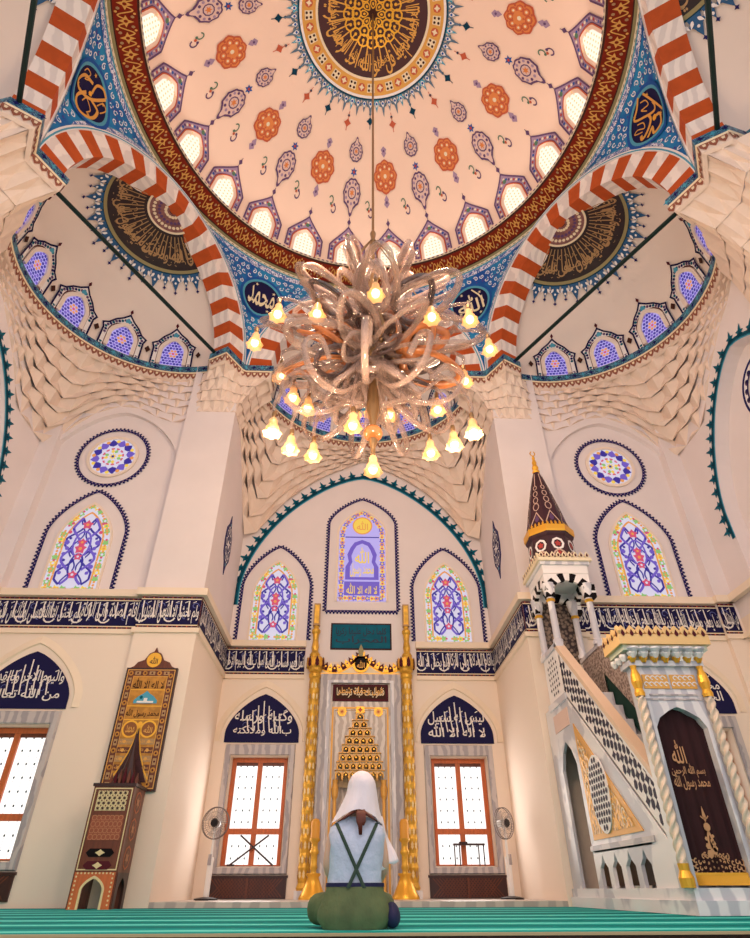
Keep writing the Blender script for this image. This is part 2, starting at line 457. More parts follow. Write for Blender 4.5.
for k in range(12):
    az = 7.8 + 30 * k
    rosette(at_dome(az, 3.52), .33)
    mini(at_dome(az, 3.02), .24, LAV, PURP); mini(at_dome(az, 3.99), -.24, LAV, PURP)
    az -= 15
    drop(at_dome(az, 3.86), .29, 1); drop(at_dome(az, 3.03), .22, -1)
    b.poly(star(0, 0, .1, .05, 6), at_dome(az, 3.45), .012, BLUE); b.poly(circ(0, 0, .035, 6), at_dome(az, 3.45), .016, REDB)
    b.poly(circ(0, 0, .05, 6), at_dome(az, 4.18), .012, PURP)
for k in range(24):     # little scroll pairs between the rays
    az = .3 + 15 * k
    for s, m_ in ((1, PURP), (-1, GREEN)):
        M = at_dome(az, 4.12)
        pth = [(.05 * s + .06 * sin(t) , .07 * s + .07 * cos(t) * s) for t in [-1.2, -.6, 0, .5, 1, 1.5, 2, 2.5, 3]]
        b.band(pth, -.012, .012, M, .012, m_); b.poly(circ(pth[-1][0], pth[-1][1], .028, 6), M, .012, m_)
    b.poly(circ(.0, .03, .03, 6), at_dome(az, 4.12), .012, ORD)
# ---- central calligraphy roundel of the dome
def ann(r0, r1, o, m_, n=72):
    b.grid(lambda a, r: DOMEP(a, r, o), [2 * pi * i / n for i in range(n)], [r0 + (r1 - r0) * j / 3 for j in range(4)], m_, close=True)
painted = b.build('painted_ornament', ceiling)
roundel = thing('dome_medallion', 'large round gold and plum calligraphy medallion at the crown of the main dome', 'medallion', (0, DC, 18.4))
b = MB()
PLUM = mat('plum_ground', (70, 36, 40), .5)
ann(.02, 1.46, .02, PLUM); ann(1.42, 1.86, .024, GOLDP); ann(1.40, 1.46, .03, CREAM); ann(1.80, 1.86, .03, WHITE)
for k in range(40):
    M = at_dome(k * 9, 1.63)
    if k % 2: b.poly(circ(0, 0, .1, 8), M, .03, ORD); b.poly(star(0, 0, .08, .04, 4), M, .034, CREAM)
    else:
        b.poly([(-.1, -.1), (.1, -.1), (.1, .1), (-.1, .1)], M, .03, CREAM)
        for s in ((-.05, -.05), (.05, .05), (.05, -.05), (-.05, .05)): b.poly(circ(s[0], s[1], .035, 5), M, .034, BROWN)
b.build('disc', roundel)
b = MB()
TX = ['قل هو الله احد', 'الله الصمد لم يلد', 'ولم يولد ولم يكن له', 'كفوا احد بسم الله', 'الرحمن الرحيم']
for i, t in enumerate(TX):
    a0, a1 = -36 + 72 * i, 33 + 72 * i
    b.text(t, lambda u, v, o: DOMEP(rad(u), 1.38 - v, o), a0, 0, a1, .66, .032, GOLDP); b.text(TX[i - 2], lambda u, v, o: DOMEP(rad(u), 1.2 - v, o), a0 + 4, 0, a1 - 6, .34, .034, GOLDP)
for k in range(30):
    a = rad(k * 12 + 3)
    b.band([(0, .62), (0, 1.1)], -.014, .018, lambda u, v, o, a=a: DOMEP(a + u / v, v, o), .03, GOLDP)
b.build('calligraphy', roundel)
b = MB()
ann(.02, .1, .05, BROWN, 12)
for q, rr, nn in ((.62, .13, 16), (.42, .11, 12), (.22, .09, 8)):
    for k in range(nn):
        M = at_dome(360 / nn * k, q); b.band(circ(0, 0, rr, 10), -.022, .016, M, .04, GOLDB, True); b.poly(circ(0, 0, .04, 6), M, .042, GOLDB)
b.build('lattice_star', roundel)
b = MB()
ann(1.86, 1.9, .026, TEALD)
for k in range(72):
    a = 5.0 * k; M = at_dome(a, 1.88); big = k % 2 == 0
    b.poly(xf(FLEUR, 0, 0, 0, .19, .3 if big else .22), M, .024, TURQ if k % 4 == 1 else mat('slate_blue_paint', (92, 118, 140), .6)); b.poly(xf(LEAF, 0, .04, 0, .09, .1), M, .026, WHITE); b.poly(circ(0, .1, .03, 6), M, .03, BLUE)
    if k % 3 == 0:
        M2 = at_dome(a, 2.47 if (k // 3) % 2 else 2.36); m2 = ORD if (k // 3) % 2 else TEALD
        b.poly(star(0, 0, .1, .062, 4), M2, .016, m2); b.band([(0, -.26), (0, .17)], -.008, .008, M2, .014, m2); b.poly(circ(0, -.16, .035, 6), M2, .018, TEALD)
b.build('fringe', roundel)
# ---- dome windows
WIN = [0]
def window_root(loc):
    WIN[0] += 1
    return sroot('window_%d' % WIN[0], loc)
for k in range(24):
    az = 7.8 + 15 * k
    azn = (az + 180) % 360 - 180
    if abs(azn) > 115: continue
    c = DOMEE(rad(az), rad(20), 0); w = window_root(c)
    M = lambda u, v, o, az=az: DOMEE(rad(az) + u / 4.85, rad(15.9) + v / RD, o)
    pane = [(x, max(z, .0)) for x, z in arch(.27, .06, .42, .74, 8)]
    b = MB(); b.poly(pane, M, .02, glow('dome_window_light', (255, 246, 226), .95))
    for i in range(5):
        for j in range(6):
            b.poly(circ(-.2 + .1 * i, .14 + .1 * j, .026, 5), M, .05, glow('warm_window_boss', (250, 214, 150), .8))
    b.build('pane', w)
    b = MB(); b.band(arch(.27, .0, .42, .74, 8), -.0, .1, M, .03, DOMEM, o1=.005); b.band(arch(.37, .0, .46, .86, 8), -.02, .012, M, .034, ORD); b.build('frame', w)
    b = MB(); oute = arch(.52, .12, .62, 1.24, 9, p=.9, q=.85); inn = arch(.38, .12, .48, .88, 9)
    b.ring(oute, inn, M, .014, LAV, False); b.band(oute, -.02, .02, M, .02, PURP); b.band(inn, -.012, .012, M, .02, PURP)
    mid = [((p[0] + q[0]) / 2, (p[1] + q[1]) / 2) for p, q in zip(oute, inn)]
    for i, (x, y, a) in enumerate(walk(mid, .085, .02)):
        b.poly(circ(x, y, .036, 6), M, .02, (PURP, CREAM, REDB, CREAM, BLUE)[i % 5])
    b.poly(circ(0, .98, .06, 8), M, .024, GREEN); b.poly(xf([(0, -.5), (.3, 0), (0, .5), (-.3, 0)], 0, 1.4, 0, .2), M, .014, PURP); b.band([(0, 1.22), (0, 1.54)], -.008, .008, M, .014, PURP)
    b.build('hood_trim', w)
# ---- arches, half domes, pendentives
BLUEF = mat('fringe_blue', (28, 86, 134), .5)
SHELL = []
for az in ARMS:
    L = ARM(az); rear = abs(az) > 100
    # voussoir arch
    b = MB(); N = 25
    def inn(th): return (2.43 * cos(th), 10.9 + 2.68 * sin(th))
    def out(th): return (3.02 * cos(th), 10.9 + 3.26 * sin(th))
    for i in range(N):
        m_ = BRICK if i % 2 == 0 else MARB
        for s in range(3):
            t0, t1 = pi * (i + s / 3) / N, pi * (i + (s + 1) / 3) / N
            p0, p1, q0, q1 = inn(t0), inn(t1), out(t0), out(t1)
            b.face([L(p0[0], 5.2, p0[1]), L(p1[0], 5.2, p1[1]), L(q1[0], 5.2, q1[1]), L(q0[0], 5.2, q0[1])], m_)
            b.face([L(p0[0], 5.2, p0[1]), L(p0[0], 5.7, p0[1]), L(p1[0], 5.7, p1[1]), L(p1[0], 5.2, p1[1])], m_)
            b.face([L(p0[0], 5.7, p0[1]), L(p1[0], 5.7, p1[1]), L(p1[0] * 1.3, 5.7, p1[1] + .5 * sin(t1)), L(p0[0] * 1.3, 5.7, p0[1] + .5 * sin(t0))], SEMI)
    for s in (-1, 1):
        b.face([L(s * 2.42, 5.2, 10.7), L(s * 2.42, 5.7, 10.7), L(s * 2.42, 5.7, 10.9), L(s * 2.42, 5.2, 10.9)], BRICK)
        b.face([L(s * 2.42, 5.2, 10.7), L(s * 3.02, 5.2, 10.7), L(s * 3.02, 5.2, 10.9), L(s * 2.42, 5.2, 10.9)], BRICK)
    MA = lambda u, v, o: L(u, 5.2 - o, v)
    path = [out(pi * i / 48) for i in range(49)]
    b.band(path, -.02, .07, MA, .03, WHITE, o1=0.0); b.band(path, .02, .05, MA, .036, TURQ)
    struct(b.build('ceiling_arch'))
    # half dome
    b = MB(); M = SEMID(az)
    b.grid(lambda u, v: M(u, v, 0), [-pi / 2 + pi * i / 48 for i in range(49)], [-.09 + (pi / 2 - .005 + .09) * j / 20 for j in range(21)], SEMI)
    sd = struct(b.build('ceiling_half_dome', smooth=True))
    # half round medallion
    side = 'left' if az < 0 else 'right'
    lab = {-121: 'dark half round calligraphy medallion in the half dome at the top left corner', -61: 'dark half round calligraphy medallion with blue fringe in the left half dome', 0: 'half round calligraphy medallion in the half dome behind the chandelier', 61: 'dark half round calligraphy medallion with blue fringe in the right half dome', 121: 'dark half round calligraphy medallion in the half dome at the top right corner'}[az]
    th_ = thing('half_dome_medallion', lab, 'medallion', L(0, 6.2, 13.3))
    P0 = SEMIP(az); P = lambda a, r, o: P0(atan2(.83 * r * sin(a), .22 + .83 * r * cos(a)), hypot(.83 * r * sin(a), .22 + .83 * r * cos(a)), o); HALF = 1.45
    def sect(r0, r1, o, m_, bb):
        bb.grid(lambda a, r: P(a, r, o), [-HALF + 2 * HALF * i / 48 for i in range(49)], [r0 + (r1 - r0) * j / 4 for j in range(5)], m_)
    b = MB(); DISC = mat('umber_ground', (44, 30, 34), .5, var=.3, vs=6)
    sect(.05, 1.72, .015, DISC, b); sect(1.68, 1.76, .02, OLIVE, b); sect(1.76, 1.8, .02, TEALD, b)
    sect(.1, .66, .022, mat('old_rose_paint', (150, 100, 98), .6, var=.4, vs=9), b); sect(.64, .7, .026, CREAM, b)
    for r_, m_ in ((.2, CREAM), (.38, PURP), (.52, CREAM)):
        for k in range(int(20 * r_ + 3)):
            a = -HALF + 2 * HALF * (k + .5) / int(20 * r_ + 3)
            b.poly(circ(0, 0, .05, 6), lambda u, v, o, a=a, r_=r_: P(a + u / r_, r_ + v, o), .03, m_)
    b.build('disc', th_)
    b = MB()
    b.text('ان الله وملائكته يصلون على النبي', lambda u, v, o: P(u, 1.64 - v, o), -1.36, 0, 1.36, .62, .024, GOLDD); b.text('يا ايها الذين امنوا صلوا عليه', lambda u, v, o: P(u, 1.5 - v, o), -1.3, 0, 1.3, .4, .026, GOLDD)
    for k in range(22):
        a = -1.3 + 2.6 * k / 21
        b.band([(0, .78), (0, 1.4)], -.012, .014, lambda u, v, o, a=a: P(a + u / v, v, o), .022, GOLDD)
    for k in range(40):
        a = -1.38 + 2.76 * k / 39; r_ = 1.5 if k % 2 else 1.02
        b.band([(.06 * cos(t), .07 * sin(t)) for t in [k + .6 * q for q in range(6)]], -.009, .009, lambda u, v, o, a=a, r_=r_: P(a + u / r_, r_ + v, o), .022, GOLDD)
    b.build('calligraphy', th_)
    b = MB()
    for k in range(19):
        a = -1.42 + 2.84 * k / 18
        M2 = lambda u, v, o, a=a: P(a + u / 1.8, 1.79 + v, .02 + o * 2.2)
        b.poly(xf([(-.5, 0), (.5, 0), (.42, .35), (.6, .6), (.3, .72), (.2, 1.0), (0, 1.5), (-.2, 1.0), (-.3, .72), (-.6, .6), (-.42, .35)], 0, 0, 0, .29 if k % 2 else .22, .26 if k % 2 else .2), M2, .014, BLUEF); [b.poly(xf(LEAF, s_ * .05, .06, -s_ * .6, .07, .1), M2, .018, WHITE) for s_ in (-1, 1)]; b.poly(circ(0, .2, .03, 6), M2, .02, WHITE)
        b.poly(star(0, .42 if k % 2 else .33, .05, .025, 4), M2, .014, NAVY)
    b.build('fringe', th_)
    # half dome windows
    for bi, bdeg in enumerate((-53, -26.5, 0, 26.5, 53)):
        if rear and bdeg * az > 0 : continue
        M3 = lambda u, v, o, bd=bdeg: M(rad(bd) + u / 2.75, .0 + v / 2.75, .012 + o * 2.2)
        w = window_root(M3(0, .5, 0))
        b = MB(); pane = arch(.27, .16, .58, .9, 8); b.poly(pane, M3, .005, G_L)
        for i in range(7):
            for j in range(9):
                x = -.24 + .08 * i + (.04 if j % 2 else 0); z = .2 + .08 * j
                lim = .24 * (1 - max(0, (z - .58) / .34) ** 1.6)
                if abs(x) > lim: continue
                d = hypot(x, z - .52)
                m_ = G_R if d < .07 else G_O if d < .1 else (G_B if (i + 2 * j) % 3 else G_P)
                b.poly(circ(x, z, .038, 6), M3, .016, m_)
        b.build('stained_glass', w)
        b = MB(); b.band(pane, 0, .1, M3, .03, SEMI, o1=.003); b.build('frame', w)
        b = MB()
        oute = [(-.5, .1), (-.5, .62), (-.55, .74), (-.42, .82), (-.3, .98), (-.14, 1.1), (0, 1.24), (.14, 1.1), (.3, .98), (.42, .82), (.55, .74), (.5, .62), (.5, .1)]
        inn_ = [(-.37, .1), (-.37, .58), (-.37, .66), (-.34, .76), (-.24, .88), (-.1, .95), (0, .98), (.1, .95), (.24, .88), (.34, .76), (.37, .66), (.37, .58), (.37, .1)]
        b.ring(oute, inn_, M3, .012, WHITE, False); b.band(oute, -.022, .022, M3, .018, NAVYD); b.band(inn_, -.014, .014, M3, .018, MAROON)
        mid = [((p[0] + q[0]) / 2, (p[1] + q[1]) / 2) for p, q in zip(oute, inn_)]
        for i, (x, y, a) in enumerate(walk(mid, .08, .02)): b.poly(circ(x, y, .038, 6), M3, .016, (NAVY, TEAL, PURP)[i % 3])
        b.poly(circ(0, 1.06, .07, 8), M3, .018, TURQ); b.poly(xf([(0, -.5), (.3, 0), (0, .5), (-.3, 0)], 0, 1.33, 0, .15), M3, .014, MAROON)
        for s in (-1, 1): b.poly(xf([(0, -.5), (.35, 0), (0, .5), (-.35, 0)], s * .64, .52, 0, .2), M3, .012, BROWN)
        b.build('hood_trim', w)
    # tie rod
    b = MB(); b.tube([L(-2.45, 5.55, 10.97), L(2.45, 5.55, 10.97)], .045, 8, IRON); rod = b.build('tie_rod')
    tag(rod, {-121: 'dark tie rod across the half dome at the top left corner', -61: 'long dark green tie rod across the left half dome', 0: 'dark tie rod across the arch behind the chandelier', 61: 'long dark green tie rod across the right half dome', 121: 'dark tie rod across the half dome at the top right corner'}[az], 'rod')
# pendentives
PEND = mat('pendentive_tile', (40, 142, 196), .55, c2=(24, 84, 170), vs=1.8, spec=.2)
PEDGE = tile_mat('pendentive_border', 9, [(0, (246, 244, 248)), (.16, (60, 50, 130)), (.3, (225, 228, 244)), (.48, (70, 110, 180))], .85, (235, 235, 250))
def pend(k):
    az0, half = {0: (30.5, 30.5), 1: (91, 30), 2: (150.5, 29.5), -1: (-30.5, 30.5), -2: (-91, 30), -3: (-150.5, 29.5)}[k]
    def S(phi, v, o=0.0):         # phi in degrees about the corner
        d = half - abs(phi)         # from the neighbouring arch's axis
        d = max(0.0, min(half, d)); t = 5.2 * math.tan(rad(d)); rE = 5.2 / cos(rad(d)); zE = ext_z(t)
        r = rE + (5.46 - rE) * v + .22 * 4 * v * (1 - v) * (abs(14.4 - zE) / 3.5) - o
        a = rad(az0 + phi)
        return (r * sin(a), DC + r * cos(a), zE + (14.38 - zE) * v)
    def M(u, w, o):               # metres: u along the ring, w height
        phi = math.degrees(u / 5.6); d = half - abs(phi); zE = ext_z(5.2 * math.tan(rad(max(0, d))))
        return S(phi, max(0, min(1, (w - zE) / (14.38 - zE))), o)
    return S, M, half
NAMES = {0: ('الله', 'round navy medallion with white and gold lettering at the right, beside the chandelier'), 1: ('ابوبكر', 'oval navy medallion with gold lettering at the upper right of the dome ring'), -1: ('محمد', 'round navy medallion with white and gold lettering at the left, beside the chandelier'), -2: ('عمر', 'oval navy medallion with gold lettering at the upper left of the dome ring')}
for k in (-3, -2, -1, 0, 1, 2):
    S, M, HF = pend(k)
    b = MB(); ph = [-HF + 2 * HF * i / 60 for i in range(61)]
    b.grid(lambda p, v: S(p, v), ph, [j / 14 for j in range(15)], PEND)
    for s in (-1, 1):
        b.grid(lambda p, v: S(p, v / (14.38 - 10.9) * 3.48 / max(.25, (14.38 - ext_z(5.2 * math.tan(rad(HF - abs(p)))))), .012), [s * (HF * i / 40) for i in range(3, 35)], [.06, .2], PEDGE)
        b.grid(lambda p, v: S(p, v / max(.25, (14.38 - ext_z(5.2 * math.tan(rad(HF - abs(p)))))), .016), [s * (HF * i / 40) for i in range(3, 35)], [.2, .23], TURQ)
    b.grid(lambda p, v: S(p, 1 - v / max(.3, (14.38 - ext_z(5.2 * math.tan(rad(HF - abs(p)))))), .014), [-25 + 50 * i / 40 for i in range(41)], [.02, .16], PEDGE)
    b.grid(lambda p, v: S(p, 1 - v / max(.3, (14.38 - ext_z(5.2 * math.tan(rad(HF - abs(p)))))), .018), [-25 + 50 * i / 40 for i in range(41)], [.0, .04], TURQ)
    if k in NAMES:      # painted scrollwork
        WH = mat('white_scroll_paint', (232, 238, 246), .6); PU = mat('violet_scroll_paint', (70, 56, 150), .6); row = 0
        zz = 11.2
        while zz < 14.2:
            row += 1; x = -3.0 + (.09 if row % 2 else 0)
            while x < 3.0:
                phi = math.degrees(x / 5.7); zE = ext_z(5.2 * math.tan(rad(max(0, HF - abs(phi)))))
                if abs(phi) < HF - 1 and zz > zE + .26 and zz < 14.16 and hypot(x - {0: -.05, -1: .05, 1: -.1, -2: .1}[k], zz - 13.38) > .68:
                    Mx = lambda u, v, o, x=x, zz=zz: M(x + u, zz + v, o)
                    a0 = 2.1 * row + 1.3 * x; sg = 1 if (row + int(x * 5)) % 2 else -1
                    b.band([((.075 - .008 * q) * cos(a0 + sg * q * .75), (.075 - .008 * q) * sin(a0 + sg * q * .75)) for q in range(8)][::sg], -.011, .011, Mx, .012, WH)
                    b.poly(circ(.02 * cos(a0), .02 * sin(a0), .02, 5), Mx, .014, WH if row % 3 else TURQ); b.poly(xf(LEAF, .09 * cos(a0 + 2.4), .09 * sin(a0 + 2.4), a0, .04, .045), Mx, .013, PU)
                x += .185
            zz += .16
    struct(b.build('ceiling_pendentive', smooth=False))
    if k not in NAMES: continue
    name, lab = NAMES[k]
    zc_ = 13.38; du = {0: -.05, -1: .05, 1: -.1, -2: .1}[k]; Mc = lambda u, v, o: M(u + du, zc_ + v, o)
    md = thing('pendentive_medallion', lab, 'medallion', Mc(0, 0, 0))
    b = MB()
    b.grid(lambda r, a: Mc(r * cos(a), r * sin(a), .03), [.01, .2, .38, .5], [2 * pi * i / 32 for i in range(33)], NAVYD)
    b.grid(lambda r, a: Mc(r * cos(a), r * sin(a), .04), [.49, .55], [2 * pi * i / 32 for i in range(33)], TURQ)
    b.grid(lambda r, a: Mc(r * cos(a), r * sin(a), .035), [.55, .62], [2 * pi * i / 32 for i in range(33)], BLUE)
    b.build('disc', md)
    b = MB(); LET = GOLDP if k in (1, -2) else mat('ivory_lettering', (236, 222, 186), .5)
    if k in (0, -1): b.text(name, Mc, -.36, -.27, .36, .3, .05, LET)
    else:
        ST = {1: [(.024, [(.144, .493), (-.048, .405), (-.242, .32), (-.053, .093), (.146, -.1), (.24, -.079), (.265, .039)]), (.024, [(.262, .398), (.288, -.014), (.314, -.398)]), (.03, [(.019, .015), (-.003, -.111), (-.164, -.212), (-.333, -.265), (-.324, -.139)]), (.026, [(.032, -.191), (.124, -.226), (.195, -.331), (.071, -.457), (-.115, -.443), (-.082, -.282), (-.248, -.371)]),
                  (.012, [(.094, .372), (.193, .262), (.171, .137), (.062, .211), (-.011, .261), (.059, .101)]), (.012, [(-.256, .175), (-.148, .044), (-.197, -.076), (-.314, .074), (-.408, .053), (-.263, -.102)])],
              -2: [(.03, [(-.108, .214), (-.332, .038), (-.364, -.243), (-.211, -.257), (.082, -.017), (.268, .399)]), (.03, [(.1, -.015), (.31, -.023), (.296, -.337), (.07, -.527), (-.135, -.378), (-.068, -.063)]), (.026, [(.016, .083), (-.034, .31), (.095, .455), (.259, .42)]), (.012, [(-.417, .021), (-.399, .153), (-.269, .212), (-.282, .005), (-.173, .185)]), (.012, [(-.008, -.282), (.022, -.121), (.201, -.203), (.172, -.364)]), (.012, [(.237, .06), (.29, .277), (.413, .232), (.361, .015)])]}[k]
        for wd_, p_ in ST: b.band(smooth2(p_), -wd_, wd_, Mc, .05, LET)
        b.poly(circ(.07, -.2, .06, 8) if k == 1 else circ(.0, .03, .05, 8), Mc, .054, GOLDB)
    for q in ((-.2, .36), (.22, -.36), (.3, .26), (-.3, -.26)): b.poly(star(q[0], q[1], .05, .02, 5), Mc, .05, LET)
    if k == 0: b.band([(.1, .42), (.26, .2), (.36, -.08)], -.02, .02, Mc, .052, LET)
    b.build('calligraphy', md)
# ---- rim cornice along the springing line
def rim_path():
    pts = []
    for az in ARMS:
        L = ARM(az)
        loc = [(-3.0, 5.2), (-2.38, 5.2), (-2.38, 5.66)] + [(RS2 * sin(rad(bd)), 5.2 + RS2 * cos(rad(bd))) for bd in range(-74, 75, 4)] + [(2.38, 5.66), (2.38, 5.2), (3.0, 5.2)]
        for t, a in loc:
            p = L(t, a, 0)
            if not pts or hypot(pts[-1][0] - p[0], pts[-1][1] - p[1]) > .05: pts.append((p[0], p[1]))
    return pts
RIM = rim_path()
b = MB()
XYZ = lambda u, v, o: (u, v, o)
def rimstrip(d0, z0, d1, z1, m_):
    A = offs(RIM, -d0); B = offs(RIM, -d1)
    b.raw([(x, y, z0) for x, y in A] + [(x, y, z1) for x, y in B], [(i, i + 1, len(A) + i + 1, len(A) + i) for i in range(len(A) - 1)], m_)
LACE = tile_mat('rim_lace', 12, [(0, (90, 150, 170)), (.2, (24, 84, 112)), (.4, (30, 50, 110)), (.6, (22, 96, 118))], .88, (110, 170, 190))
rimstrip(-.02, 11.0, .06, 10.98, STONE); rimstrip(.06, 10.98, .06, 10.79, LACE); rimstrip(.06, 10.79, .03, 10.76, CREAM); rimstrip(.03, 10.76, .03, 10.70, STONE); rimstrip(.03, 10.7, .02, 10.56, STONE); rimstrip(.02, 10.56, -.05, 10.54, STONE)
A = offs(RIM, -.11); C2 = mat('rust_paint', (150, 90, 70), .6)
for i, (x, y, h) in enumerate(walk(offs(RIM, -.035), .15)):
    M = lambda u, v, o, x=x, y=y, h=h: (x + cos(h) * u + sin(h) * o, y + sin(h) * u - cos(h) * o, 10.76 + v)
    b.poly([(-.075, 0), (.075, 0), (.07, -.09), (.03, -.15), (0, -.19), (-.03, -.15), (-.07, -.09)], M, .004, C2); b.poly([(-.03, -.03), (.03, -.03), (.02, -.1), (-.02, -.1)], M, .008, CREAM)
for i, (x, y, h) in enumerate(walk(offs(RIM, -.064), .2)):
    M = lambda u, v, o, x=x, y=y, h=h: (x + cos(h) * u + sin(h) * o, y + sin(h) * u - cos(h) * o, 10.89 + v)
    b.poly(star(0, 0, .075, .03, 4), M, .004, TURQ if i % 2 else NAVY)
struct(b.build('trim_2'))
# ---- carved stalactite stonework
def muq(bb, P, nu, nv, d, m_, taper=None):
    for j in range(nv):
        for i in range(-1 if j % 2 else 0, nu):
            u0 = (i + (.5 if j % 2 else 0)) / nu; u1 = u0 + 1 / nu
            u0, u1 = max(0, u0), min(1, u1)
            if u1 - u0 < 1e-4: continue
            v0, v1 = j / nv, (j + 1) / nv; um = (u0 + u1) / 2
            A, Bq, Cq, D = (Vector(P(*q)) for q in ((u0, v0), (u1, v0), (u1, v1), (u0, v1)))
            nrm = (Bq - A).cross(D - A)
            if nrm.length < 1e-9: continue
            nrm.normalize(); c0 = Vector(P(um, (v0 + v1) / 2)); inw = Vector((0, DC, c0.z)) - c0
            if nrm.dot(inw) < 0: nrm = -nrm
            top = Vector(P(um, v0)) - nrm * d * .9; mid = Vector(P(um, v0 + (v1 - v0) * .45)) - nrm * d
            tl, tr = A + nrm * d * .25, Bq + nrm * d * .25
            low = Vector(P(um, v1)) + nrm * d * .8
            for tri in ((tl, mid, top), (top, mid, tr), (tl, D, mid), (tr, mid, Cq), (D, low, mid), (mid, low, Cq), (D, low, Cq)): bb.face(tri, m_)
def archz(d, hw, zs, za, p, q):
    d = min(1.0, abs(d) / hw); return zs + (za - zs) * max(0.0, 1 - d ** p) ** q
def z_diag(x, y):
    if y > YF - .05: return max(8.5, archz(x - 5.74, 1.5, 7.9, 9.5, 1.6, .55) + .22 if abs(x - 5.74) < 1.5 else 8.5)
    return max(8.5, archz(y - 8.1, 2.1, 6.5, 9.4, 1.5, .56) + .28 if abs(y - 8.1) < 2.1 else 8.5)
def z_bay(x, y):
    if y > 13.5: return max(7.7, archz(x, 3.1, 6.3, 9.75, 1.5, .56) + .3)
    return 7.7 + (YB - y) * .9
def squinch(name, cx, cy, x1, y1, g0, g1, sx, zlow, nu, nv):
    bb = MB()
    gc = atan2(abs(x1 - abs(cx)), abs(y1 - cy))
    def P(u, v):
        g = rad(g0 + (g1 - g0) * u); dx, dy = sin(g), cos(g)
        px, py = abs(cx) + RS2 * dx, cy + RS2 * dy
        k = 1e9
        if dx > 1e-6: k = min(k, (x1 - abs(cx)) / dx)
        if dy > 1e-6: k = min(k, (y1 - cy) / dy)
        if k > 5: k = RS2
        k = max(k, RS2 - .02)
        wx, wy = abs(cx) + k * dx, cy + k * dy
        zb = min(10.5, zlow(wx, wy)); zb += (10.5 - zb) * max(0.0, (abs(g - gc) - .62) / .5) ** 1.5 if abs(g - gc) > .62 else 0; zb = min(zb, 10.5)
        s = v ** .75
        return (sx * (px + (wx - px) * s), py + (wy - py) * s, 10.6 + (zb - 10.6) * v)
    muq(bb, P, nu, nv, .1, STONE)
    struct(bb.build(name))
squinch('trim_3', 4.548, 8.121, XS, YF, -12, 112, -1, z_diag, 15, 6)
squinch('trim_4', 4.548, 8.121, XS, YF, -12, 112, 1, z_diag, 15, 6)
squinch('trim_5', 0.0001, 10.8, XA, 13.66, 0, 88, -1, z_bay, 11, 6)
squinch('trim_6', 0.0001, 10.8, XA, 13.66, 0, 88, 1, z_bay, 11, 6)
def corbel(name, top, bot, zb, nu, nv):
    def lerp(pl, u):
        t = u * (len(pl) - 1); i = min(int(t), len(pl) - 2); f = t - i
        return (pl[i][0] + (pl[i + 1][0] - pl[i][0]) * f, pl[i][1] + (pl[i + 1][1] - pl[i][1]) * f)
    bb = MB()
    def P(u, v):
        a = lerp(top, u); c = lerp(bot, u); s = v ** .6
        return (a[0] + (c[0] - a[0]) * s, a[1] + (c[1] - a[1]) * s, 10.6 + (zb - 10.6) * v)
    muq(bb, P, nu, nv, .035, STONE); struct(bb.build(name))
for s, nm in ((-1, 'trim_7'), (1, 'trim_8')):
    Ld = ARM(61 * s)
    e = [Ld(-s * t, a, 0)[:2] for t, a in ((3.0, 5.2), (2.38, 5.2), (2.42, 5.7))]
    corbel(nm, [(s * 2.42, 11.6), (s * 2.42, 10.8), (s * 3.0, 10.78), e[1], e[2], (s * 4.2, 10.95)], [(s * 3.1, 11.6), (s * 3.1, 10.84), (s * 3.15, 10.84), (s * 3.5, 10.84), (s * 4.0, 10.84), (s * 4.24, 10.95)], 9.5, 10, 4)
    La, Lb = ARM(61 * s), ARM(121 * s)
    ta = [La(s * t, a, 0)[:2] for t, a in ((2.42, 5.7), (2.38, 5.2), (3.0, 5.2))]; tb = [Lb(-s * t, a, 0)[:2] for t, a in ((2.38, 5.2), (2.42, 5.7))]
    corbel(nm.replace('7', '9').replace('8', '10'), [(s * 7.2, 7.3)] + ta + tb + [(s * 7.2, 3.9)], [(s * 7.28, y) for y in (7.0, 6.4, 6.1, 5.6, 5.1, 4.8, 4.2)], 8.0, 12, 5)
# ---- walls
def prismY(poly, y0, y1, m_):
    c = MB(); c.prism(poly, lambda u, v, o: (u, o, v), y0, y1, m_); return c
def closed(a): return a
for s, sd in ((-1, 'left'), (1, 'right')):
    cx = s * 5.72
    base = MB(); base.box(min(s * 4.2, s * 7.7), max(s * 4.2, s * 7.7), YF, YF + .6, 0, 11.0, W_UP)
    cuts = [prismY(arch(1.5, 4.96, 7.9, 9.5, 16, x=cx, p=1.6, q=.55), YF - .1, YF + .12, W_UP),
            prismY([(s * 5.92 - .6, .58), (s * 5.92 + .6, .58), (s * 5.92 + .6, 2.52), (s * 5.92 - .6, 2.52)], YF - .1, YF + .42, W_LO)]
    solid_with_cuts('wall_front_' + sd, base, cuts)
    b = MB(); b.box(min(s * XA, s * 4.24), max(s * XA, s * 4.24), 10.84, YB + .3, 0, 11.0, W_UP); struct(b.build('wall_pier_' + sd))
    b = MB(); b.box(min(s * 7.0, s * 7.5), max(s * 7.0, s * 7.5), 10.84, 11.2, 0, 9.9, W_UP); struct(b.build('wall_corner_' + sd))
    # side wall with its great arch recess
    base = MB(); base.box(min(s * XS, s * 7.9), max(s * XS, s * 7.9), -1.0, 11.6, 0, 11.0, W_UP)
    M = (lambda u, v, o, s=s: (s * (XS + o), u, v))
    cut = MB(); cut.prism(arch(1.98, 5.0, 6.4, 9.2, 18, x=8.1, p=1.5, q=.6), M, -.1, .3, W_UP)
    solid_with_cuts('wall_' + sd, base, [cut])
base = MB(); base.box(-3.6, 3.6, YB, YB + .7, 0, 11.0, W_UP)
cuts = [prismY([(s * 2.1 - .6, .58), (s * 2.1 + .6, .58), (s * 2.1 + .6, 2.52), (s * 2.1 - .6, 2.52)], YB - .1, YB + .42, W_LO) for s in (-1, 1)]
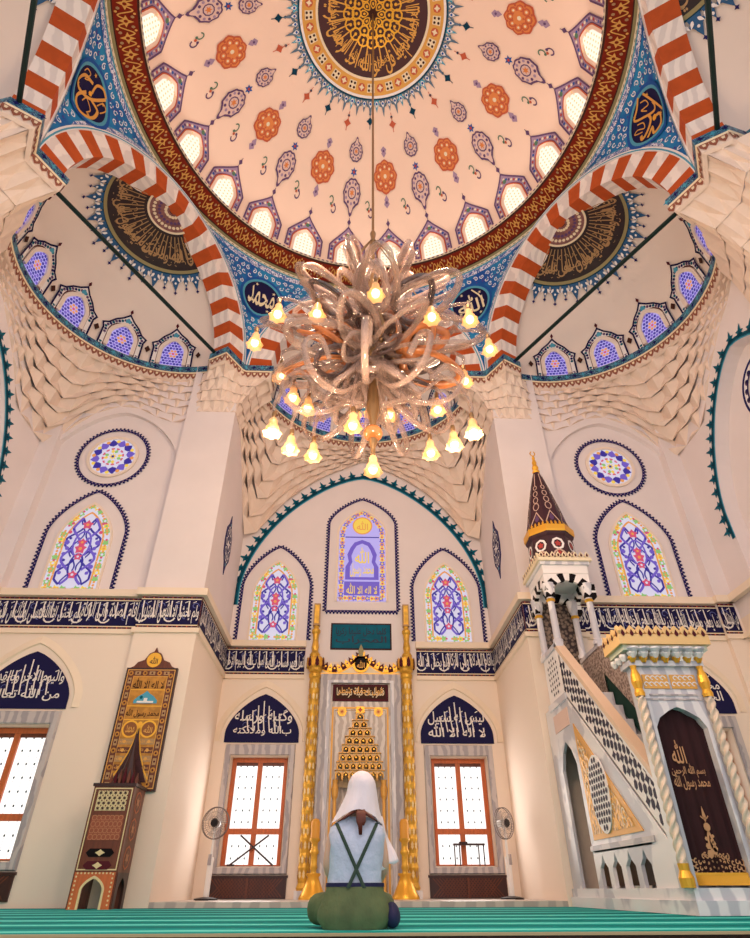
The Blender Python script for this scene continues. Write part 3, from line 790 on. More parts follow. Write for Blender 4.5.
cuts.append(prismY([(-.5, .1), (.5, .1), (.5, 2.1), (.38, 2.7), (.18, 3.2), (0, 3.4), (-.18, 3.2), (-.38, 2.7), (-.5, 2.1)], YB - .1, YB + .5, MARBLE))
solid_with_cuts('wall_back', base, cuts)
b = MB(); b.box(-9.2, 9.2, YB + .75, YB + .9, -.3, 20, W_UP); b.box(-9.2, -9.0, -2, YB + .9, -.3, 20, W_UP); b.box(9.0, 9.2, -2, YB + .9, -.3, 20, W_UP); b.box(-9.2, 9.2, -2, YB + .9, 19.6, 19.8, W_UP); struct(b.build('wall_light_block'))  # unseen shell added to block sky light at the gaps
# ---- floor, carpet, marble sill of the bay
FLOORW = mat('dark_floor_boards', (16, 12, 12), .9, spec=.05, var=.3, vs=3)
b = MB(); b.box(-9, 9, -2, 14.4, -.3, -.015, FLOORW); struct(b.build('floor'))
def carpet_mat():
    m = bpy.data.materials.new('teal_carpet'); m.use_nodes = True; nt = m.node_tree; p = nt.nodes['Principled BSDF']; p.inputs['Roughness'].default_value = .95
    p.inputs['Specular IOR Level'].default_value = .1
    tc = nt.nodes.new('ShaderNodeTexCoord'); mp = nt.nodes.new('ShaderNodeMapping'); mp.inputs['Scale'].default_value = (.25, 1, 1)
    w = nt.nodes.new('ShaderNodeTexWave'); w.bands_direction = 'Y'; w.inputs['Scale'].default_value = .36; w.inputs['Distortion'].default_value = 1.6; w.inputs['Detail'].default_value = 4; w.inputs['Detail Scale'].default_value = 3
    n = nt.nodes.new('ShaderNodeTexNoise'); n.inputs['Scale'].default_value = 60
    r = nt.nodes.new('ShaderNodeValToRGB'); e = r.color_ramp.elements
    e[0].position = 0; e[0].color = lin((0, 112, 112)); e[1].position = 1; e[1].color = lin((110, 220, 212))
    for q, c in ((.45, (0, 140, 140)), (.86, (4, 156, 154)), (.95, (90, 205, 200))): x = e.new(q); x.color = lin(c)
    nt.links.new(tc.outputs['Object'], mp.inputs['Vector']); nt.links.new(mp.outputs['Vector'], w.inputs['Vector']); nt.links.new(tc.outputs['Object'], n.inputs['Vector'])
    nt.links.new(w.outputs['Fac'], r.inputs['Fac']); nt.links.new(r.outputs['Color'], p.inputs['Base Color'])
    bp = nt.nodes.new('ShaderNodeBump'); bp.inputs['Strength'].default_value = .4; bp.inputs['Distance'].default_value = .01
    nt.links.new(n.outputs['Fac'], bp.inputs['Height']); nt.links.new(bp.outputs['Normal'], p.inputs['Normal'])
    return m
b = MB(); b.grid(lambda x, y: (x, y, .0), [-7.28 + 14.56 * i / 20 for i in range(21)], [4.5 + 6.34 * j / 24 for j in range(25)], carpet_mat())
CARP = MATS.get('x'); b.box(-7.28, 7.28, 4.475, 4.5, -.014, .001, mat('cream_carpet_hem', (196, 180, 140), .9))
tag(b.build('carpet'), 'wide teal prayer carpet with pale stripes covering the hall floor', 'carpet')
b = MB(); b.box(-3.1, 3.1, 10.86, YB + .01, -.014, .07, mat('step_marble', (206, 196, 186), .4, c2=(180, 170, 164), kind='wave', vs=1)); struct(b.build('floor_step'))
# ---- ledges above and below the lettered bands
b = MB(); LED = W_LO
for s in (-1, 1):
    X = lambda a, c: (min(s * a, s * c), max(s * a, s * c))
    for z0, z1, d in ((4.82, 4.96, .1), (4.1, 4.19, .05)):
        b.box(*X(4.24, 7.0), YF - d, YF + .02, z0, z1, LED); b.box(*X(3.1 - d, 4.24 + d), 10.84 - d, 10.86, z0, z1, LED)
        b.box(*X(3.1 - d, 3.12), 10.84, YB, z0, z1, LED); b.box(*X(1.28, 3.1), YB - d, YB + .02, z0, z1, LED)
        b.box(*X(6.95, 7.3), 10.84 - d, 10.86, z0, z1, LED); b.box(*X(7.3 - d, 7.32), 4, 10.9, z0, z1, LED)
struct(b.build('trim_11'))
# ================================================================== windows, tile panels, lettered bands
def bead_trim(b, path, M, m_=NAVY, step=.085, close=False, o=.012):
    b.band(path, -.03, .03, M, o, m_, close)
    for x, y, a in walk(path, step, .02, close):
        b.poly(xf([(-.3, .3), (-.42, .8), (0, 1.25), (.42, .8), (.3, .3)], x, y, a, step * .75), M, o, m_)
        b.poly(circ(x, y, .016, 5), M, o + .003, LAV)
def fleur_trim(b, path, M, step=.3, o=.02, s=.2):
    b.band(path, 0, .09, M, o, TEAL); b.band(path, -.025, .0, M, o, TURQ); b.band(path, .03, .05, M, o + .004, TEALD)
    for x, y, a in walk(path, step, .1):
        px, py = x - sin(a) * .06, y + cos(a) * .06
        b.poly(xf(FLEUR, px, py, a, s * 1.15, s), M, o, TEAL); b.poly(xf(LEAF, px, py, a, s * .3, s * .4), M, o + .004, TEALD)
def floral_glass(w, hw, z0, zs, za, M):
    """arched window: flowered border round blue scrolls and rose blossoms"""
    b = MB(); out = arch(hw, z0, zs, za, 12); b.poly(out, M, 0, G_W); b.build('glass_ground', w)
    b = MB(); k = hw - .14; inn = arch(k, z0 + .12, zs, za - .2, 12)
    b.band(inn, -.02, .02, M, .006, G_O)
    mid = [((p[0] * .87), z0 + .07 + (p[1] - z0) * .955) for p in out]
    mid[0] = (mid[0][0], z0 + .06); mid[-1] = (mid[-1][0], z0 + .06)
    per = mid + [(mid[0][0], z0 + .07)]
    for i, (x, y, a) in enumerate(walk(per, .135, .02)):
        b.poly(star(x, y, .085, .05, 5, a), M, .006, (G_Y, G_G, G_W, G_G)[i % 4]); b.poly(circ(x, y, .03, 6), M, .01, (G_O, G_W, G_G)[i % 3])
        b.poly(circ(x + cos(a) * .067, y + sin(a) * .067, .03, 5), M, .008, (G_O, G_R, G_O)[i % 3])
    b.build('flower_border', w)
    b = MB(); H = za - z0
    for s in (-1, 1):
        for ph, amp, x0, m_, wd in ((0, .15, .22, G_B, .022), (pi, .13, .2, G_P, .026), (pi / 2, .1, .12, G_B, .016)):
            pth = []
            for i in range(41):
                t = i / 40; z = z0 + .16 + (H - .5) * t
                lim = k - .05 if z < zs else (k - .03) * max(.02, 1 - ((z - zs) / (za - .15 - zs)) ** 1.5)
                x = min(lim, abs(x0 + amp * sin(t * 4 * pi + ph)) * (1 - .35 * max(0, t - .7) / .3))
                pth.append((s * x, z))
            b.band(pth, -wd, wd, M, .012 + .002 * (m_ is G_P), m_)
        for t, r in ((.14, .09), (.33, .07), (.5, .1), (.66, .07), (.8, .06)):
            z = z0 + .16 + (H - .5) * t
            b.poly(xf(LEAF, s * (k * .62), z, -s * .7, r * .9, r * .8), M, .02, G_B if r < .09 else G_P); b.poly(xf(LEAF, s * (k * .35), z + .12, s * 2.3, r * 1.5, r), M, .022, G_W)
            b.poly(circ(s * k * .8, z + .17, r * .6, 6), M, .02, G_P if t < .6 else G_R)
    b.build('blue_scrolls', w)
    b = MB()
    for t, r in ((.2, .1), (.42, .09), (.52, .13), (.6, .1), (.83, .12)):
        z = z0 + (H - .2) * t; b.poly(star(0, z, r, r * .62, 5), M, .026, G_R); b.poly(circ(0, z, r * .3, 6), M, .03, G_W if t < .5 else G_O)
    b.band(circ(0, z0 + .28 * H, .13, 14, .26), -.02, .02, M, .024, G_B, True); b.band(circ(0, z0 + .52 * H, .17, 14, .3), -.02, .02, M, .024, G_P, True)
    b.build('rose_blossoms', w)
def rose_glass(w, r, M):
    b = MB(); b.poly(circ(0, 0, r, 32), M, 0, G_W); b.build('glass_ground', w)
    b = MB()
    for i in range(12):
        a = 2 * pi * i / 12 + .2
        b.poly(xf(LEAF, r * .58 * cos(a), r * .58 * sin(a), a - pi / 2, r * .42, r * .27), M, .008, G_B if i % 2 else G_P)
        b.poly(circ(r * .86 * cos(a + .26), r * .86 * sin(a + .26), r * .1, 7), M, .008, G_O if i % 2 else G_Y)
        b.poly(circ(r * .47 * cos(a), r * .47 * sin(a), r * .09, 6), M, .01, G_R); b.poly(xf(LEAF, r * .2 * cos(a), r * .2 * sin(a), a - pi / 2, r * .16, r * .16), M, .01, (G_Y, G_W, G_G)[i % 3])
    b.band(circ(0, 0, r * .52, 24), -.015, .015, M, .012, G_W, True); b.poly(star(0, 0, r * .2, r * .1, 8), M, .014, G_Y); b.poly(circ(0, 0, r * .07, 8), M, .018, G_B)
    b.build('petals', w)
def lettered(name, label, cat, M, outline, text, box, loc, border=MAROON, ground=NAVYD, ink=None, inset=.045, rows=1, group=None, line=CREAM):
    th_ = thing(name, label, cat, loc, group)
    ink = ink or mat('white_lettering', (232, 226, 222), .5)
    b = MB(); b.prism(outline, M, .001, .012, border); b.build('border', th_)
    b = MB(); inn = offs(outline, inset, True); b.poly(inn, M, .016, line); b.poly(offs(outline, inset * 1.35, True), M, .02, ground); b.build('tile_ground', th_)
    b = MB()
    u0, v0, u1, v1 = box
    if isinstance(text, str): text = [text]
    for i, t in enumerate(text):
        h = (v1 - v0) / len(text)
        b.text(t, M, u0, v0 + h * i * .92, u1, v0 + h * (i + 1.08) - .02, .026, ink)
    b.build('calligraphy', th_)
    return th_
RECT = lambda u0, v0, u1, v1: [(u0, v0), (u1, v0), (u1, v1), (u0, v1)]
SCROLL = mat('blue_scroll_paint', (84, 92, 160), .5)
def long_band(name, label, M, u0, u1, texts, loc, back=False):
    z0, z1 = 4.2, 4.81
    th_ = thing(name, label, 'calligraphy band', loc)
    b = MB(); b.mbox(M, u0, u1, z0, z1, .001, .014, MAROON)
    for z in (z0 + .035, z1 - .06): b.poly(RECT(u0, z, u1, z + .02), M, .018, CREAM)
    n = int((u1 - u0) / .09)
    for i in range(n):
        for z in (z0 + .018, z1 - .022): b.poly(circ(u0 + .045 + .09 * i, z, .016, 5), M, .018, PURP if i % 2 else ORD)
    b.build('border', th_)
    b = MB(); b.poly(RECT(u0, z0 + .06, u1, z1 - .065), M, .02, NAVYD)
    for i in range(int((u1 - u0) / .16)):
        x = u0 + .08 + .16 * i; z = z0 + (.2 if i % 2 else .42)
        b.band([(x + .07 * cos(t) * (1 - t / 9), z + .07 * sin(t) * (1 - t / 9)) for t in [q * .7 for q in range(8)]], -.007, .007, M, .023, SCROLL)
    b.build('tile_ground', th_)
    b = MB(); L_ = (u1 - u0 - .06); W = mat('white_lettering', (232, 226, 222), .5)
    tot = sum(len(t) for t in texts); u = u0 + .03
    for i, t in enumerate(texts[::-1]):
        w = L_ * len(t) / tot
        b.text(t, M, u, z0 + .075, u + w * 1.03, z1 - .08, .027, W)
        u += w
    # tall stems and small vowel strokes of the script
    for i in range(int(L_ / .17)):
        x = u0 + .1 + .17 * i + random.uniform(-.03, .03)
        b.band([(x, z0 + .2), (x - .02, z0 + .36), (x - .025, z1 - .09)], -.012, .012, M, .029, W)
        b.band([(x + .05, z1 - .13), (x + .11, z1 - .1)], -.007, .007, M, .029, W)
        if i % 3 == 0: b.band([(x - .02 + .1 * cos(t), z0 + .2 + .09 * sin(t)) for t in [3.3, 3.8, 4.4, 5, 5.6, 6.1]], -.014, .014, M, .029, W)
    b.build('calligraphy', th_)
    return th_
VERSE = ['انما يعمر مساجد الله', 'من امن بالله واليوم الاخر', 'واقام الصلاة واتى الزكاة', 'ولم يخش الا الله', 'فعسى اولئك ان يكونوا', 'من المهتدين']
Pb = PY(YB)
for s, sd in ((-1, 'left'), (1, 'right')):
    long_band('calligraphy_band', 'navy and white calligraphy band on the bay\'s back wall, just %s of the golden mihrab' % sd, Pb, *sorted((s * 1.29, s * 3.098)), VERSE[0:2] if s < 0 else VERSE[2:4], (s * 2.2, YB, 4.2))
    long_band('calligraphy_band', 'calligraphy band turning into the bay along its %s side wall' % sd, PXL(-XA) if s < 0 else PXR(XA), *((10.845, YB - .02) if s < 0 else (-YB + .02, -10.845)), VERSE[3:6], (s * XA, 12.3, 4.2))
    long_band('calligraphy_band', 'short navy calligraphy band across the %s pier %s' % (sd, 'above the wooden panel' if s < 0 else 'behind the pulpit spire'), PY(10.84), *sorted((s * 3.1, s * 4.24)), VERSE[3:4] + VERSE[5:6], (s * 3.7, 10.84, 4.2))
    long_band('calligraphy_band', 'long navy calligraphy band under the %s stained glass of the front wall' % sd, PY(YF), *sorted((s * 4.24, s * 7.0)), VERSE[0:3] if s > 0 else VERSE[2:5], (s * 5.6, YF, 4.2))
    if s > 0: long_band('calligraphy_band', 'last piece of the navy calligraphy band, on the right corner pier', PY(10.84), 6.98, 7.3, VERSE[5:6], (7.1, 10.84, 4.2))
    b = MB(); W_ = MATS['white_lettering']
# tympanum panels and tall windows
def tall_window(cx, Y, sd, label_t, text, seen=True):
    M = PY(Y, cx)
    tp = arch(.73, 2.83, 2.95, 3.7, 10)
    if seen:
        t = lettered('window_tympanum', label_t, 'tile panel', M, tp, text, (-.62, 2.9, .62, 3.42), (cx, Y, 2.83), border=BROWN, ground=NAVYD)
        b = MB(); W = MATS['white_lettering']
        for i in range(7):
            x = -.34 + .115 * i; top = 3.62 - abs(x) * .9
            b.band([(x + .03, 3.0), (x, 3.2), (x - .02, top)], -.012, .012, M, .028, W)
        for i in range(9): b.band([(-.45 + .11 * i, 3.2 + .1 * (i % 3)), (-.39 + .11 * i, 3.23 + .1 * (i % 3))], -.008, .008, M, .028, W)
        for i in range(8):
            a = .4 * i; b.band([(-.38 + .11 * i + .05 * cos(q), 3.12 + .12 * (i % 3) + .05 * sin(q)) for q in [a + .7 * k for k in range(6)]], -.005, .005, M, .024, SCROLL)
        b.build('calligraphy', t)
    w = window_root((cx, Y, .5))
    b = MB()
    b.ring(RECT(-.74, .45, .74, 2.74), RECT(-.72, .47, .72, 2.72), M, 0, GREYM, o2=.05); b.ring(RECT(-.72, .47, .72, 2.72), RECT(-.62, .56, .62, 2.54), M, .05, GREYM); b.ring(RECT(-.62, .56, .62, 2.54), RECT(-.6, .58, .6, 2.52), M, .05, GREYM, o2=-.06)
    b.ring(RECT(-.592, .588, .592, 2.512), RECT(-.592, .588, .592, 2.512), M, .0, W_LO, o2=-.29)
    b.build('marble_frame', w)
    b = MB()
    for u0, u1, v0, v1 in ((-.585, -.5, .595, 2.505), (.5, .585, .595, 2.505), (-.05, .05, .6, 2.42)): b.mbox(M, u0, u1, v0, v1, -.3, -.22, WOODO)
    for u0, u1, v0, v1 in ((-.5, .5, 2.42, 2.505), (-.5, .5, 1.12, 1.22), (-.5, .5, .595, .615)): b.mbox(M, u0, u1, v0, v1, -.3, -.21, WOODO)
    b.mbox(M, -.5, .5, 2.36, 2.42, -.28, -.235, WOODB)
    b.build('wooden_sash', w)
    b = MB(); b.poly(RECT(-.6, .58, .6, 2.52), M, -.27, G_DAY); b.build('pane', w)
    b = MB()
    for i in range(6):
        x = (-.41, -.275, -.14, .14, .275, .41)[i]
        b.mbox(M, x - .002, x + .002, .6, 2.42, -.265, -.262, GREYM)
        for j in range(9):
            z = .72 + .205 * j
            if 1.08 < z < 1.26: continue
            b.mbox(M, x - .012, x + .012, z - .015, z + .015, -.266, -.255, mat('lattice_boss', (70, 84, 84), .5))
    b.build('iron_lattice', w)
    b = MB()
    o_ = arch(1.0, 2.8, 3.0, 4.06, 14); i_ = arch(.88, 2.8, 2.98, 3.92, 14)
    b.ring(o_, i_, M, .0, W_LO, False, o2=.035); b.ring(i_, arch(.86, 2.8, 2.96, 3.9, 14), M, .035, W_LO, False, o2=.0)
    b.build('arch_moulding', w)
    r = thing('radiator_cover', 'dark brown lattice radiator cover under the window %s' % sd, 'radiator cover', (cx, Y - .05, .07))
    b = MB(); b.mbox(M, -.74, .74, .08, .42, .0, .035, WOODD); b.mbox(M, -.76, .76, .40, .44, .0, .055, WOODD); b.mbox(M, -.02, .02, .08, .4, .03, .05, WOODB); b.build('frame', r)
    b = MB()
    for i in range(-6, 24):
        for s in (-1, 1):
            x = -.74 + .062 * i
            p0, p1 = (x, .1), (x + .29, .39)
            if s < 0: p0, p1 = (x + .29, .1), (x, .39)
            if min(p0[0], p1[0]) < -.72 or max(p0[0], p1[0]) > .72: continue
            b.band([p0, p1], -.008, .008, M, .04, WOODB)
    b.build('lattice', r)
tall_window(-2.1, YB, 'left of the mihrab', 'pointed navy tile panel with white lettering over the window left of the mihrab', ['وكتبه ورسله', 'بالله وملائكته'][::-1])
tall_window(2.1, YB, 'right of the mihrab', 'pointed navy tile panel with white lettering over the window right of the mihrab', ['لا اله الا الله', 'ليس له سبيل'])
tall_window(-5.92, YF, 'at the far left', 'pointed navy tile panel with white lettering over the far left window', ['من الله تعالى', 'واليوم الاخر وبالقدر'])
tall_window(5.92, YF, 'behind the pulpit', 'pointed dark tile panel half hidden behind the pulpit at the right', ['الخير فيما وقع', 'محمد رسول الله'])
# stained glass of the back wall
for s in (-1, 1):
    cx = s * 2.1; M = PY(YB, cx); w = window_root((cx, YB, 5))
    floral_glass(w, .53, 5.0, 6.15, 7.0, PY(YB + .03, cx) if False else (lambda u, v, o, cx=cx: (cx + u, YB - .012 - o, v)))
    b = MB(); b.band(arch(.53, 5.0, 6.15, 7.0, 12), 0, .05, M, .03, W_UP, o1=.0); b.build('frame', w)
    b = MB(); bead_trim(b, arch(.84, 5.0, 6.35, 7.44, 14), M); b.build('beaded_trim', w)
w = window_root((0, YB, 5.7)); M = PY(YB)
out = arch(.6, 5.98, 7.9, 8.55, 12)
b = MB(); b.poly(out, M, .012, G_L); b.build('glass_ground', w)
b = MB(); per = [(x * .86, 5.98 + .07 + (z - 5.98) * .955) for x, z in out] + [(-.52, 6.06)]
for i, (x, y, a) in enumerate(walk(per, .11, .0)):
    b.poly(star(x, y, .08, .05, 5, a), M, .018, (G_Y, G_P, G_O)[i % 3]); b.poly(circ(x, y, .03, 6), M, .02, (G_R, G_Y, G_P)[i % 3])
b.build('flower_border', w)
b = MB()
b.poly(circ(0, 8.1, .25, 20), M, .02, G_Y); b.band(circ(0, 8.1, .25, 20), -.015, .02, M, .024, G_O, True); b.text('الله', M, -.15, 7.97, .15, 8.24, .026, G_O)
b.poly(RECT(-.44, 7.74, .44, 7.77), M, .02, G_B)
arc = [(-.42, 6.55), (.42, 6.55), (.42, 6.9), (.34, 7.05), (.38, 7.25), (.3, 7.45), (.2, 7.6), (0, 7.68), (-.2, 7.6), (-.3, 7.45), (-.38, 7.25), (-.34, 7.05), (-.42, 6.9)]
b.poly(arc, M, .016, G_P); b.poly([(x * .72, 6.62 + (z - 6.55) * .84) for x, z in arc], M, .02, G_L)
b.text('محمد رسول', M, -.3, 6.62, .3, 7.0, .026, G_Y); b.text('الله', M, -.18, 7.0, .18, 7.45, .026, G_Y)
b.poly(RECT(-.44, 6.13, .44, 6.5), M, .018, G_P); b.text('لا اله الا الله', M, -.38, 6.17, .38, 6.46, .026, G_Y)
b.build('lettered_glass', w)
b = MB(); b.band(out, 0, .06, M, .035, W_UP, o1=0.0); b.build('frame', w)
b = MB(); tr = arch(.88, 5.72, 8.15, 8.93, 14); bead_trim(b, tr[::1] , M, step=.085); bead_trim(b, [(.88, 5.72), (-.88, 5.72)], M); b.build('beaded_trim', w)
# great teal arch trims
b = MB(); big = [(-3.02, 5.85)] + arch(3.02, 6.2, 6.2, 9.62, 22, p=1.5, q=.56)[1:-1] + [(3.02, 5.85)]
bigp = [p for p in big if abs(p[0]) < 3.05]
fleur_trim(b, bigp, PY(YB), .285, .015, .19)
tag(b.build('teal_arch_trim'), 'teal fleur edged arch trim on the back wall over the three stained windows', 'trim')
for s, sd in ((-1, 'left'), (1, 'right')):
    Ms = (lambda u, v, o, s=s: (s * (XS - o), u, v))
    b = MB(); p2 = arch(1.99, 5.9, 6.4, 9.22, 18, x=8.1, p=1.5, q=.6)
    fleur_trim(b, p2, Ms, .285, .015, .19)
    tag(b.build('teal_arch_trim'), 'teal fleur edged arch trim on the %s side wall at the picture edge' % sd, 'trim')
    Mr = (lambda u, v, o, s=s: (s * (XS + .3 - o), 8.0 + u, 8.15 + v))
    w = window_root((s * 7.6, 8.0, 8.1)); rose_glass(w, .42, lambda u, v, o, Mr=Mr: Mr(u, v, o + .012))
    b = MB(); ro = circ(0, 0, .7, 40); b.ring(circ(0, 0, .56, 40), ro, Mr, .012, WHITE)
    b.band(ro, -.03, .03, Mr, .016, NAVY, True); b.band(circ(0, 0, .56, 40), -.02, .02, Mr, .016, NAVY, True)
    for i, (x, y, a) in enumerate(walk(circ(0, 0, .63, 40), .1, 0, True)): b.poly(xf(LEAF, x, y, a + .8 * (1 if i % 2 else -1), .1, .06), Mr, .016, NAVY if i % 2 else PURP)
    b.build('blue_border', w)
    Mw = (lambda u, v, o, s=s: (s * (XS + .3 - o), 8.0 + u, v)); w = window_root((s * 7.6, 8.0, 5.2))
    floral_glass(w, .5, 5.1, 6.2, 6.9, lambda u, v, o, Mw=Mw: Mw(u, v, o + .012))
    b = MB(); oo = arch(.86, 5.1, 6.3, 7.3, 14); ii = arch(.7, 5.1, 6.25, 7.05, 14); b.ring(oo, ii, Mw, .012, WHITE, False); b.band(oo, -.03, .03, Mw, .016, NAVY); b.band(ii, -.02, .02, Mw, .016, NAVY)
    mid = [((p[0] + q[0]) / 2, (p[1] + q[1]) / 2) for p, q in zip(oo, ii)]
    for i, (x, y, a) in enumerate(walk(mid, .1)): b.poly(xf(LEAF, x, y, a + .8 * (1 if i % 2 else -1), .1, .06), Mw, .016, NAVY if i % 2 else PURP)
    b.build('blue_border', w)
    # front wall niche: rose window over arched window
    YN = YF + .12; cx = s * 5.74
    Mq = PY(YN, cx); w = window_root((cx, YN, 8.2)); zc_ = 8.27
    Mr = lambda u, v, o, cx=cx: (cx + u, YN - .012 - o, zc_ + v)
    rose_glass(w, .5, Mr)
    b = MB(); b.band(circ(0, 0, .5, 40), -.07, 0, Mr, .03, W_UP, True, o1=0.0); b.build('frame', w)
    b = MB(); bead_trim(b, circ(0, 0, .77, 48)[::-1], Mr, close=True, o=.004); b.build('beaded_trim', w)
    cx = s * 5.8; Mq = PY(YN, cx); w = window_root((cx, YN, 5)); Mf = lambda u, v, o, cx=cx: (cx + u, YN - .012 - o, v)
    floral_glass(w, .53, 4.97, 6.12, 6.98, Mf)
    b = MB(); b.band(arch(.53, 4.97, 6.12, 6.98, 12), 0, .05, Mf, .02, W_UP, o1=-.01); b.build('frame', w)
    b = MB(); bead_trim(b, arch(.82, 4.97, 6.3, 7.33, 14), Mq); b.build('beaded_trim', w)
    # lozenge on the bay's side wall
    Ml = (lambda u, v, o, s=s: (s * (XA - o), 12.15 + u, 6.65 + v))
    b = MB(); lo = [(0, .75), (.1, .5), (.3, .3), (.34, 0), (.3, -.3), (.1, -.5), (0, -.75), (-.1, -.5), (-.3, -.3), (-.34, 0), (-.3, .3), (-.1, .5)]
    lz = thing('tile_lozenge', 'narrow navy and white tile lozenge on the bay\'s %s side wall' % sd, 'tile ornament', (s * XA, 12.15, 6.65))
    b.prism(lo, Ml, .001, .015, NAVY); b.build('tile_ground', lz)
    b = MB()
    for i in range(10):
        a = 2 * pi * i / 10; b.band(circ(.18 * cos(a), .36 * sin(a), .08, 8), -.012, .012, Ml, .02, WHITE, True)
    b.poly(star(0, 0, .14, .06, 6), Ml, .02, WHITE); b.poly(circ(0, .5, .04, 6), Ml, .02, TURQ); b.poly(circ(0, -.5, .04, 6), Ml, .02, TURQ)
    b.build('scrolls', lz)
# stands in the window recesses
f = thing('folding_stand', 'thin dark crossed legs standing in the window left of the mihrab', 'stand', (-2.1, YB + .12, .58))
b = MB(); b.tube([(-2.5, YB + .12, .6), (-1.78, YB + .12, 1.1)], .016, 6, WOODD); b.build('leg', f)
b = MB(); b.tube([(-1.66, YB + .14, .6), (-2.34, YB + .14, 1.1)], .016, 6, WOODD); b.build('leg', f)
b = MB(); b.box(-2.54, -2.4, YB + .08, YB + .16, .585, .62, WOODD); b.build('foot', f)
f = thing('small_table', 'small dark low table standing in the window right of the mihrab', 'table', (2.2, YB + .12, .58))
b = MB(); b.box(1.88, 2.5, YB + .06, YB + .2, .93, .96, WOODD); b.build('tabletop', f)
for x in (1.9, 2.0, 2.38, 2.48):
    b = MB(); b.tube([(x, YB + .12, .585), (x, YB + .12, .94)], .012, 6, WOODD); b.build('leg', f)
b = MB(); b.box(2.0, 2.16, YB + .08, YB + .18, .962, .99, WOODD); tag(b.build('closed_book'), 'dark book lying on the small table in the right window', 'book')
# ================================================================== mihrab
mh = thing('mihrab', 'tall golden prayer niche with two gold columns and a stepped stalactite hood', 'prayer niche', (0, YB, .07))
M = PY(YB)
for s in (-1, 1):
    b = MB(); b.box(s * 1.03 - .16, s * 1.03 + .16, YB - .3, YB - .001, .071, .2, MARBLE); b.build('column_base', mh)
    col = MB(); P = [(0.125, .2), (.14, .24), (.115, .3)]
    for k in range(49):
        z = .32 + 3.75 * k / 48; P.append((.108 + .014 * sin(k * pi / 2) ** 2, z))
    P += [(.13, 4.1), (.14, 4.16), (.11, 4.2)]
    col.lathe(P, 14, GOLD, (s * 1.03, YB - .14, 0))
    pm_ = mat('pale_column_inlay', (238, 214, 160), .45)
    for k in range(16):
        z = .45 + .23 * k
        for q in range(5):
            a = -pi / 2 - 1.2 + .6 * q + (.3 if k % 2 else 0)
            Mc = lambda u, v, o, a=a, z=z: (s * 1.03 + (.125 + o) * cos(a + u / .125), YB - .14 + (.125 + o) * sin(a + u / .125), z + v)
            col.poly(xf([(0, -.5), (.3, -.15), (.2, 0), (.3, .15), (0, .5), (-.3, .15), (-.2, 0), (-.3, -.15)], 0, 0, 0, .085, .14), Mc, .004, pm_ if (k + q) % 3 else GOLDD)
    c_ = col.build('column', mh, smooth=False)
    b = MB(); b.lathe([(.11, 4.2), (.15, 4.24), (.15, 4.3), (.19, 4.36), (.2, 4.5), (.15, 4.54), (.1, 4.56)], 12, GOLD, (s * 1.03, YB - .14, 0))
    for q in range(14):
        a = 2 * pi * q / 14; b.prism(xf(LEAF, 0, 4.3, 0, .11, .16), lambda u, v, o, a=a: (s * 1.03 + (.19 + o) * cos(a + u / .19), YB - .14 + (.19 + o) * sin(a + u / .19), v), 0, .012, MAROON if q % 2 else GOLDB)
    b.build('capital', mh)
    b = MB(); b.lathe([(.1, 4.56), (.12, 4.62), (.07, 4.7), (.085, 4.8), (.06, 4.95), (.075, 5.1), (.1, 5.14), (.1, 5.2), (.06, 5.24), (.055, 5.3)], 10, GOLD, (s * 1.06, YB - .12, 0)); b.box(s * 1.06 - .075, s * 1.06 + .075, YB - .19, YB - .05, 5.3, 5.84, GOLDD); b.box(s * 1.06 - .05, s * 1.06 + .05, YB - .2, YB - .19, 5.34, 5.8, GOLD); b.build('finial', mh)
# marble surround and niche panel
b = MB()
b.mbox(M, -.9, -.66, .07, 4.2, 0, .1, GREYM); b.mbox(M, .66, .9, .07, 4.2, 0, .1, GREYM); b.mbox(M, -.66, .66, 4.06, 4.2, 0, .098, GREYM)
b.mbox(M, -.74, -.66, .07, 4.05, .08, .13, MARBLE); b.mbox(M, .66, .74, .07, 4.05, .08, .13, MARBLE); b.mbox(M, -.66, .66, 4.0, 4.06, .08, .128, MARBLE)
b.build('marble_surround', mh)
STRIPE = mat('banded_marble', (226, 216, 208), .35, c2=(190, 178, 170), kind='wave', vs=2.2)
b = MB()
npts = [(-.46, .07), (-.46, 2.05), (-.36, 2.5), (-.24, 2.9), (-.1, 3.25), (0, 3.36), (.1, 3.25), (.24, 2.9), (.36, 2.5), (.46, 2.05), (.46, .07)]
outp = [(-.66, .07), (-.66, 2.05), (-.66, 2.5), (-.66, 3.0), (-.66, 3.55), (0, 3.55), (.66, 3.55), (.66, 3.0), (.66, 2.5), (.66, 2.05), (.66, .07)]
b.ring(outp, npts, M, .03, STRIPE, False); b.ring(npts, [(x * .9, z) for x, z in npts], M, .03, STRIPE, False, o2=-.2)
b.mbox(M, -.66, .66, 3.55, 4.0, .0, .03, STRIPE)
b.grid(lambda a, z: (.46 * cos(a), YB + .02 + .42 * sin(a), z), [pi * i / 16 for i in range(17)], [.07 + 2.2 * j / 6 for j in range(7)], STRIPE)
b.build('niche', mh)
b = MB()
b.band([(-.6, .1), (-.6, 3.48), (.6, 3.48), (.6, .1)], -.02, .02, M, .036, GOLDP)
b.band([(-.55, .1), (-.55, 3.43), (.55, 3.43), (.55, .1)], -.006, .006, M, .036, GOLDD)
b.build('gold_line', mh)
b = MB()       # stepped stalactite hood
CR = mat('hood_cream', (208, 184, 148), .5)
b.grid(lambda a, z: ((.47 - .34 * max(0, z - 2.1) / 1.25) * cos(a), YB - .02 + (.3 - .2 * max(0, z - 2.1) / 1.25) * sin(a), z), [pi * i / 8 for i in range(9)], [1.95 + 1.4 * j / 6 for j in range(7)], CR)
